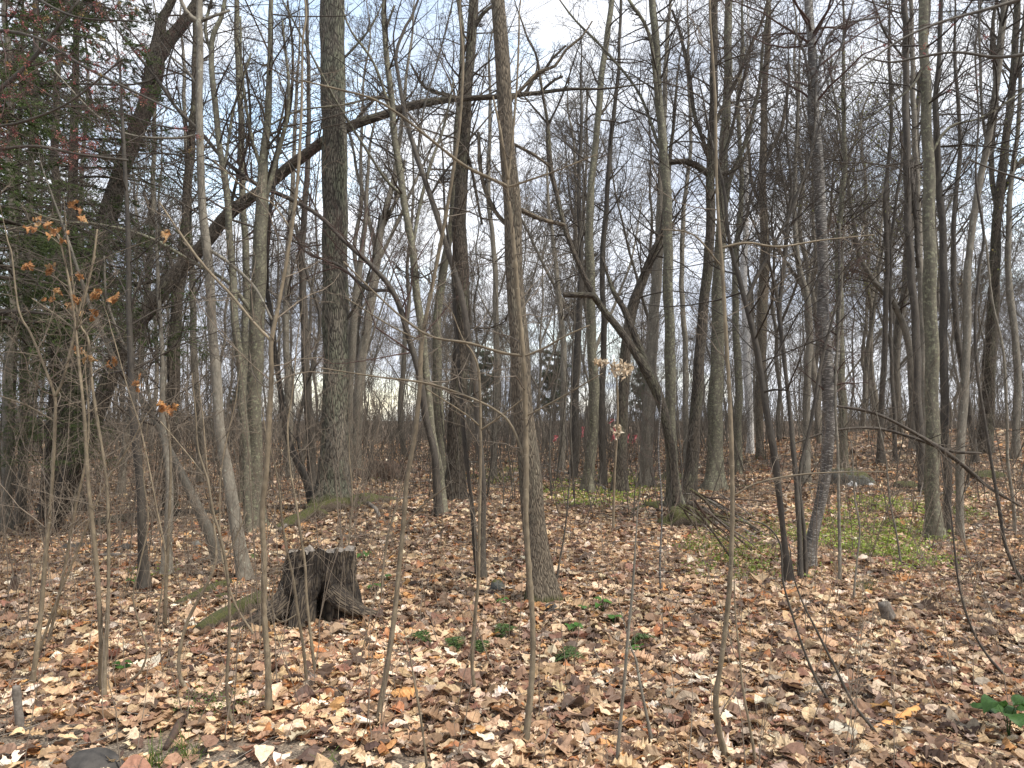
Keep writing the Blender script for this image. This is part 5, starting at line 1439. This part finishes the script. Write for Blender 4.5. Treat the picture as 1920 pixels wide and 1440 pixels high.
# ------------------------------------------------------------------ rocks, mounds, stones
def blob(name, label, u, v, wpx, hpx, mat, cat, seed, depth=0.8, rough=0.18, D=None, sink=0.25, mat2=None):
    rng = np.random.RandomState(seed)
    D_ = D or hit(u, v)
    c0 = pt(u, v, D_); gz = float(ground_h(c0[0], c0[1]))
    rx = wpx*0.5*D_/F; rz = hpx*D_/F; ry = rx*depth
    nu, nv_ = 36, 18
    U, V_ = np.meshgrid(np.arange(nu)*2*math.pi/nu, np.linspace(-math.pi/2, math.pi/2, nv_))
    X = np.cos(U)*np.cos(V_); Y = np.sin(U)*np.cos(V_); Z = np.sin(V_)
    ph = rng.uniform(0, 6, 9)
    f = 1+rough*(np.sin(2.3*X+ph[0]+2*Y)+np.sin(3.1*Y+ph[1]-2*Z)+np.sin(4.2*Z+ph[2]+3*X))*0.5+rough*0.35*(np.sin(9*X+ph[3])+np.sin(8*Y+ph[4]+4*Z)+np.sin(11*Z+ph[5]+6*Y))*0.5
    pz = np.sign(Z)*np.abs(Z)**0.8
    v = np.stack([X*rx*f, Y*ry*f, pz*rz*(1+sink)*f-rz*sink], -1).reshape(-1, 3)
    i, j = np.meshgrid(np.arange(nv_-1), np.arange(nu), indexing='ij')
    q = np.stack([i*nu+j, i*nu+(j+1) % nu, (i+1)*nu+(j+1) % nu, (i+1)*nu+j], -1).reshape(-1, 4)
    B = Buf(); B.add(v, q)
    o = B.build(name, mat)
    o.location = (float(c0[0]), float(D_), gz)
    tag(o, label, cat)
    return o
blob('boulder', 'dark moss-flecked boulder on the right slope behind a pale stone', 1592, 905, 92, 24, M['mossrock'], 'boulder', 1, 0.7)
blob('stone', 'pale blue-grey stone lying before the dark boulder', 1598, 914, 20, 11, M['paperock'], 'stone', 2)
blob('stone', 'small cream stone right of the pale blue-grey stone', 1632, 912, 12, 6, M['paperock'], 'stone', 3)
blob('stone', 'small mossy stone right of the thin curving stem foot', 932, 1110, 30, 22, M['mossrock'], 'stone', 4)
blob('stone', 'smooth black stone against the foot of the centre tree', 1033, 1148, 34, 16, M['darkrock'], 'stone', 5, 0.7, 0.08)
blob('stone', 'dark rock half buried in gravel in the bottom left corner', 165, 1440, 105, 26, M['darkrock'], 'stone', 6, 0.7)
blob('stone', 'blue-grey flat stone in the left litter right of the shaggy trunk', 365, 1027, 24, 11, M['rock'], 'stone', 7)
blob('leaf_covered_hump', 'black hollow-looking rotten hump among left litter', 140, 1030, 62, 12, M['darkrock'], 'hump', 8, 0.8)
blob('leaf_covered_hump', 'smaller black hump right of the larger one at left', 232, 1030, 34, 8, M['darkrock'], 'hump', 9)
blob('root_plate', 'dark tangled root plate of an uprooted tree between oak and clump', 715, 900, 86, 38, M['root'], 'root plate', 10, 0.4, 0.25)
blob('mossy_hummock', 'green mossy hummock around the trunks of the root mound', 1282, 985, 86, 34, M['mosslog'], 'hummock', 13, 0.9, 0.22)
blob('mossy_hummock', 'small mossy hummock low on the left of the root mound', 1222, 955, 44, 12, M['mosslog'], 'hummock', 14, 0.9, 0.2)
blob('mossy_hummock', 'mossy hummock at the right rise under the right trunks', 1700, 915, 50, 14, M['mosslog'], 'hummock', 15, 0.9, 0.2)
blob('mossy_hummock', 'rough mossy hummock at the left foot of the thick oak', 590, 968, 60, 20, M['mosslog'], 'hummock', 31, 0.9, 0.28)
blob('mossy_hummock', 'small mossy lump in the left litter near the wavy stems', 410, 1125, 44, 10, M['mosslog'], 'hummock', 32, 0.9, 0.28)
for k_, (u, v, w, h_) in enumerate(((140, 900, 60, 10), (1260, 900, 60, 12), (1850, 895, 60, 10))):
    blob('mossy_hummock', ('mossy hummock in the left wood behind the black humps', 'mossy hummock behind the root mound trunks', 'mossy hummock high on the right rise')[k_], u, v, w, h_, M['mosslog'], 'hummock', 20+k_, 0.9, 0.2)

# the mossy bank-log under the oak
def mossy_log():
    rng = np.random.RandomState(70)
    L = []
    for (u, v, w) in [(518, 992, 16), (560, 978, 26), (605, 962, 34), (650, 950, 34), (700, 942, 24), (745, 936, 12)]:
        p = gpt(u, v+4); D_ = p[1]
        L.append([p[0], p[1], p[2]+w*0.22*D_/F, w*0.5*D_/F])
    ln = smooth_line(L, 0.06)
    base = np.array(L[2][:3]); base[2] = float(ground_h(base[0], base[1]))
    root = empty('mossy_log', base); tag(root, 'thick moss-covered log along the foot of the thick oak', 'log')
    trunk_part('log', ln, M['mosslog'], base, root, rng, 0, 18, 0.22)
    for pts_ in ([(690, 950, 9), (705, 962, 8), (712, 975, 5)], [(640, 955, 8), (690, 946, 7), (752, 940, 5), (800, 932, 3)], [(545, 985, 8), (525, 1000, 6)]):
        l2 = smooth_line([[*(gpt(u, v)+[0, 0, 0.05]), w*0.5*12/F] for u, v, w in pts_], 0.05)
        trunk_part('branch_stub', l2, M['deadwood'], base, root, rng, 0, 8, 0.08)
mossy_log()

# roots spreading from the mound
def mound_roots():
    for k_, (lab, pts_) in enumerate((('gnarled mossy root spreading left from the root mound', [(1262, 955, 18, 0), (1235, 950, 14, 0), (1205, 955, 10, 0), (1180, 962, 7, 0)]),
                                      ('gnarled mossy root spreading forward right from the root mound', [(1290, 965, 18, 0), (1330, 978, 14, 0), (1370, 985, 9, 0)]))):
        lying('exposed_root', lab, pts_, M['mosslog'], cat='root', tw=(0, 0, 0), S=10, seed=k_, lift=0.6)
mound_roots()

# ------------------------------------------------------------------ the stump
def stump():
    rng = np.random.RandomState(7)
    D_ = 6.25
    cx = (600-960)/F*D_
    gz = float(ground_h(cx, D_))-0.02
    s = D_/F
    base = np.array([cx, D_, gz])
    root = empty('tree_stump', base); tag(root, 'old weathered hollow tree stump with splayed roots in the left foreground', 'stump')
    # body: radius as a function of angle and height; flutes and root swells
    S, K = 120, 60
    th = np.arange(S)*2*math.pi/S
    zz = np.linspace(-0.12, 0.55, K)
    lobes = [(-2.75, 1.0, 0.36), (0.05, 0.95, 0.35), (-1.72, 0.75, 0.22), (1.2, 0.6, 0.4), (2.4, 0.7, 0.4)]   # angle, strength, width
    R = np.zeros((K, S))
    for k in range(K):
        z = max(zz[k], -0.05)
        r = 0.235+0.03*np.exp(-((z-0.1)/0.3)**2)
        fl = np.exp(-(z+0.02)/0.17)
        ext = np.zeros(S)
        for a0, st, w in lobes:
            dth = np.angle(np.exp(1j*(th-a0)))
            ext += st*np.exp(-(dth/w)**2)
        R[k] = r*(1+0.05*np.sin(2*th+1)+0.04*np.sin(3*th+z*4))+0.19*fl*ext-0.02*fl
        # bark flutes
        wv = 0.5*np.sin(z*7+2*th)+0.3*np.sin(z*17+5*th)
        R[k] += 0.013*np.abs(np.sin(6.5*(th+0.12*wv)+1.9*np.sin(2*th)))+0.007*np.sin(23*(th+0.05*wv)+3*np.sin(3*th))+0.005*np.sin(31*z+9*th)+rng.normal(0, 0.0025, S)
        # dark cavities facing the camera either side of the middle root
        dth = np.angle(np.exp(1j*(th+2.22)))
        R[k] -= 0.22*np.exp(-(dth/0.20)**4)*np.exp(-((z-0.02)/0.16)**4)
        dth = np.angle(np.exp(1j*(th+1.20)))
        R[k] -= 0.20*np.exp(-(dth/0.22)**4)*np.exp(-((z-0.04)/0.20)**4)
        dth = np.angle(np.exp(1j*(th+1.95)))
        R[k] -= 0.07*np.exp(-(dth/0.13)**2)*np.exp(-((z-0.46)/0.15)**2)
    topn = 0.042*np.sin(th+2.9)+0.028*np.sin(5*th)*np.sin(2*th+1)+np.convolve(rng.normal(0, 0.034, S+8), np.ones(3)/3, 'same')[4:-4]*(0.5+0.5*np.sin(3*th+1)**2)
    V = np.zeros((K, S, 3))
    wz = np.clip((zz-0.3)/0.3, 0, 1)
    V[..., 0] = R*np.cos(th)+0.03*wz[:, None]; V[..., 1] = R*np.sin(th)*0.95
    V[..., 2] = zz[:, None]+topn[None]*wz[:, None]**2
    bk = np.stack([0.26*np.cos(th)[None]*np.ones((K, 1)), 0.26*np.sin(th)[None]*np.ones((K, 1)), zz[:, None]*np.ones((1, S))], -1)
    i, j = np.meshgrid(np.arange(K-1), np.arange(S), indexing='ij')
    q = np.stack([i*S+j, i*S+(j+1) % S, (i+1)*S+(j+1) % S, (i+1)*S+j], -1).reshape(-1, 4)
    B = Buf(); B.add(V.reshape(-1, 3), q, bk.reshape(-1, 3))
    B.build('bark', M['stump'], (0, 0, 0), root)
    # top: rings stepping inward, with a sunken hollow at the left
    T = 14
    V2 = np.zeros((T, S, 3))
    rim = V[-1]
    for k in range(T):
        f = 1-k/(T-1)*0.995
        V2[k, :, 0] = rim[:, 0]*f+0.0; V2[k, :, 1] = rim[:, 1]*f
        x_, y_ = V2[k, :, 0], V2[k, :, 1]
        hol = np.exp(-(((x_+0.07)/0.11)**2+((y_-0.02)/0.09)**2)**1.5)
        V2[k, :, 2] = rim[:, 2]*f+(0.53-0.010)*(1-f)-0.16*hol+0.010*np.sin(60*f+3*th)+rng.normal(0, 0.003, S)
    V2[0] = rim+np.array([0, 0, 0.002])
    i, j = np.meshgrid(np.arange(T-1), np.arange(S), indexing='ij')
    q = np.stack([i*S+j, i*S+(j+1) % S, (i+1)*S+(j+1) % S, (i+1)*S+j], -1).reshape(-1, 4)
    B = Buf(); B.add(V2.reshape(-1, 3), q)
    B.build('cut_top', M['topwood'], (0, 0, 0), root)
    # roots
    def rootp(pts_, nm='root', mat='stump'):
        ln = smooth_line([[x, y, z, r] for x, y, z, r in pts_], 0.03)
        trunk_part(nm, ln, M[mat], (0, 0, 0), root, rng, 0, 16, 0.16)
    rootp([(-0.16, -0.08, 0.30, 0.085), (-0.25, -0.16, 0.16, 0.085), (-0.36, -0.24, 0.07, 0.07), (-0.50, -0.32, 0.01, 0.055), (-0.66, -0.40, -0.05, 0.03)])
    rootp([(0.12, -0.10, 0.26, 0.10), (0.24, -0.10, 0.15, 0.085), (0.36, -0.06, 0.07, 0.06), (0.48, -0.04, 0.03, 0.04), (0.60, -0.02, -0.03, 0.02)])
    rootp([(-0.04, -0.17, 0.34, 0.07), (-0.07, -0.27, 0.14, 0.065), (-0.08, -0.33, -0.02, 0.06), (-0.08, -0.36, -0.14, 0.055)])
    rootp([(0.05, 0.15, 0.15, 0.09), (0.15, 0.32, 0.05, 0.07), (0.25, 0.5, -0.04, 0.03)])
    rootp([(-0.20, 0.05, 0.20, 0.09), (-0.40, 0.10, 0.07, 0.06), (-0.60, 0.12, -0.03, 0.03)])
stump()

# ------------------------------------------------------------------ small plants
def leafy(name, label, u, v, n, size, h, col_, kind='round', narrow=1.0, cat='plant', group=None, droop=-0.1, seed=0):
    rng = np.random.RandomState(seed+int(u))
    b0 = gpt(u, v)
    root = empty(name, b0); tag(root, label, cat, group)
    B = Buf(); L = Buf()
    az0 = rng.uniform(0, 6.28)
    for k in range(n):
        az = az0+k*6.283/n+rng.normal(0, 0.2)
        hh = h*rng.uniform(0.75, 1.1)
        e_ = np.array([math.cos(az), math.sin(az), 0])
        tip_ = b0+e_*size*0.30+np.array([0, 0, hh])
        st = smooth_line([[*b0, 0.0022], [*(b0+e_*size*0.1+np.array([0, 0, hh*0.6])), 0.0018], [*tip_, 0.0012]], 0.02)
        B.tube(st[:, :3], st[:, 3], 4, rng)
        c_ = tip_+e_*size*0.45
        place_leaves(L, rng, c_[None], np.array([size*rng.uniform(0.85, 1.15)]), kind, 8, np.array([col_])*rng.uniform(0.85, 1.2), 0.12, (0.2, 0.7), (-0.9, -0.2), np.array([az-math.pi/2]), droop, narrow)
    B.build('stem', M['green'], b0, root, colr=True).data.attributes['tint'].data.foreach_set('vector', np.tile(np.array(col_, np.float32)*0.8, sum(len(x) for x in B.v)))
    L.build('leaves', M['green'], b0, root, colr=True)
GRN = (0.075, 0.17, 0.035)
for (lab, u, v, n, s, h_) in (
    ('small green seedling just right of the stump top', 683, 1060, 5, 0.075, 0.13), ('small green seedling on the right root of the stump', 702, 1112, 4, 0.07, 0.07),
    ('tiny green seedling between stump and leaning sapling', 726, 1092, 4, 0.05, 0.07), ('green three-leaved seedling at left under the wavy sapling', 228, 1268, 5, 0.055, 0.08),
    ('left seedling of the pair right of the centre trunk', 1075, 1195, 5, 0.065, 0.09), ('tall seedling farthest up of those right of the centre trunk', 1130, 1152, 4, 0.07, 0.11),
    ('right seedling of the group right of the centre trunk', 1150, 1172, 5, 0.065, 0.08), ('tiny seedling nearest the centre trunk foot', 1095, 1148, 3, 0.05, 0.06),
    ('small seedling at the right of the straight stick-like sapling', 1195, 1225, 4, 0.055, 0.05), ('small seedling left of the mossy stone', 942, 1135, 4, 0.045, 0.05),
    ('green seedling in left litter right of the hooked sapling', 478, 1050, 4, 0.05, 0.06), ('dark green seedling left of the mossy log group', 248, 1095, 4, 0.06, 0.06)):
    leafy('seedling', lab, u, v, n, s, h_, GRN, cat='seedling', group='seedlings in the leaf litter')
leafy('broad_leaved_plant', 'plant with large glossy green leaves at the lower right edge', 1892, 1392, 6, 0.135, 0.19, (0.05, 0.115, 0.025), narrow=0.9)

def fern(label, u, v, nf, L, az0, spread, seed):
    rng = np.random.RandomState(seed)
    b0 = gpt(u, v)
    root = empty('fern', b0); tag(root, label, 'fern', 'ferns in the near litter')
    for f in range(nf):
        az = az0+(f-(nf-1)/2)*spread+rng.normal(0, 0.1)
        m = 18
        t_ = np.linspace(0, 1, m)
        e_ = np.array([math.cos(az), math.sin(az)])
        Lf = L*rng.uniform(0.8, 1.15)
        z = 0.02+0.06*np.sin(t_*2.6)
        P = np.column_stack([b0[0]+e_[0]*t_*Lf, b0[1]+e_[1]*t_*Lf, b0[2]+z+0.02])
        B = Buf()
        B.tube(P, np.linspace(0.0016, 0.0005, m), 4, rng)
        for sd in (-1, 1):
            w = np.sin(np.pi*np.clip(t_*0.9+0.12, 0, 1))*0.05
            n_ = np.array([-e_[1], e_[0]])*sd
            for off_ in (0.0, 0.5):
                tt = t_[:-1]+off_/m
                PP = np.column_stack([np.interp(tt, t_, P[:, i]) for i in range(3)])
                ww = np.interp(tt, t_, w)
                c_ = PP+np.column_stack([n_[0]*ww*0.5, n_[1]*ww*0.5, -0.006*np.ones(len(PP))])
                place_leaves(B, rng, c_, ww+0.004, 'oval', 3, np.array([[0.07, 0.115, 0.035]])*rng.uniform(0.8, 1.4, (len(PP), 1)), 0.15, (0, 0.4), (-0.3, 0.1), np.full(len(PP), math.atan2(n_[1], n_[0])-math.pi/2+0.25*sd*-1), 0.0, narrow=0.32)
        o = B.build('frond', M['green'], b0, root, colr=True)
        for ii, a_ in enumerate((0,)):
            pass
for i, (lab, u, v, nf, L, az, sp) in enumerate((
    ('left fern of the row below the stump and centre tree', 805, 1215, 2, 0.17, 2.8, 0.7), ('upright small fern in the row between the two saplings', 855, 1230, 2, 0.18, 1.6, 0.5),
    ('fern frond cluster touching the pale sapling in front of centre tree', 935, 1205, 2, 0.20, 1.0, 0.8), ('lowest fern, spread flat just right of the sapling', 1040, 1250, 3, 0.24, 0.1, 0.5),
    ('faint fern tuft right of the lowest fern', 1180, 1218, 2, 0.18, 0.2, 0.6), ('small fern between the left and lowest ferns', 905, 1235, 2, 0.14, 2.0, 0.8))):
    fern(lab, u, v, nf, L, az, sp, 300+i)

def grass(label, u, v, n, L, seed):
    rng = np.random.RandomState(seed)
    b0 = gpt(u, v)
    B = Buf()
    P = np.zeros((n, 5, 3)); P[:, 0, :2] = rng.normal(0, 0.03, (n, 2))
    d = unit(np.column_stack([rng.normal(0, 0.3, (n, 2)), np.ones(n)]))
    l = L*rng.uniform(0.5, 1.2, n)
    for k in range(1, 5):
        d = unit(d+rng.normal(0, 0.06, (n, 3))+np.column_stack([d[:, :2]*0.15, -0.05*k*np.ones(n)]))
        P[:, k] = P[:, k-1]+d*(l/4)[:, None]
    R = np.linspace(0.0022, 0.0005, 5)[None]*np.ones((n, 1))
    v_, q_, b_ = tubes(P, R, 3, rng)
    B.add(v_, q_, b_, np.repeat(np.array([[0.13, 0.20, 0.04]])*rng.uniform(0.6, 1.3, (n, 1)), 15, 0))
    o = B.build('grass_tuft', M['green'], colr=True)
    o.location = [float(q) for q in b0]
    tag(o, label, 'grass tuft', 'grass tufts')
grass('grass tuft at the bottom edge left of the dark rotten stick', 290, 1435, 26, 0.16, 1)
grass('grass tuft at the bottom edge right of the dark rotten stick', 358, 1425, 30, 0.14, 2)
grass('sparse grass blades at the bottom edge below the stump', 612, 1438, 8, 0.12, 3)
grass('grass tuft beside the fallen boughs under the green patch at right', 1620, 1112, 60, 0.16, 4)

# ------------------------------------------------------------------ pink survey ribbons tied in the wood
def ribbon(label, u, v, wpx, hpx, D_, seed, hang=True):
    rng = np.random.RandomState(seed)
    p = pt(u, v, D_)
    w = wpx*D_/F; h = hpx*D_/F
    # slender stake or stem that carries the tape
    gz = float(ground_h(p[0], p[1]))
    root = empty('survey_marker', (p[0], p[1], gz)); tag(root, label, 'survey marker', 'pink survey markers in the wood')
    base = (p[0], p[1], gz)
    B = Buf()
    st = smooth_line([[p[0], p[1]+0.02, gz-0.05, 0.014], [p[0]+0.02, p[1]+0.02, (gz+p[2])/2, 0.012], [p[0], p[1]+0.02, p[2]+h*0.7, 0.008]], 0.2)
    B.tube(st[:, :3], st[:, 3], 6, rng)
    B.build('stake', M['deadwood'], base, root)
    m = 9
    t_ = np.linspace(0, 1, m)
    for k in range(2 if h > w else 1):
        x0 = p[0]+(k-0.3)*w*0.35
        a_ = np.column_stack([x0-w*0.28+0.25*w*np.sin(t_*5+k), np.full(m, p[1]-0.015-0.02*k)+0.03*np.sin(t_*7), p[2]+h*0.5-h*t_*(1-0.15*k)])
        b2 = a_+np.array([w*0.5, 0.01, 0.02])
        f_ = a_+np.array([0, 0.002, 0]); g_ = b2+np.array([0, 0.002, 0])
        ring = np.stack([a_, b2, g_, f_], 1)
        i, j = np.meshgrid(np.arange(m-1), np.arange(4), indexing='ij')
        q = np.stack([i*4+j, i*4+(j+1) % 4, (i+1)*4+(j+1) % 4, (i+1)*4+j], -1).reshape(-1, 4)
        B = Buf(); B.add(ring.reshape(-1, 3), q)
        B.build('tape', M['tape'], base, root)
for i, (lab, u, v, w, h_) in enumerate((('coral survey marker right of the centre tree, leftmost of all', 1041, 823, 9, 12), ('tall thin pink survey marker beside the reddish-brown trunk', 1092, 812, 6, 22),
                                        ('highest pink survey marker, right of the birch-like trunk', 1148, 790, 12, 9), ('pink survey marker directly left of the knotty trunk', 1150, 815, 8, 26),
                                        ('pink survey marker touching the right side of the knotty trunk', 1176, 824, 7, 20), ('rightmost pink survey marker', 1189, 824, 8, 16))):
    ribbon(lab, u, v, w, h_, 23.0+i*0.7, i)
print('objects', len(bpy.data.objects), 'verts', sum(len(m.vertices) for m in bpy.data.meshes))
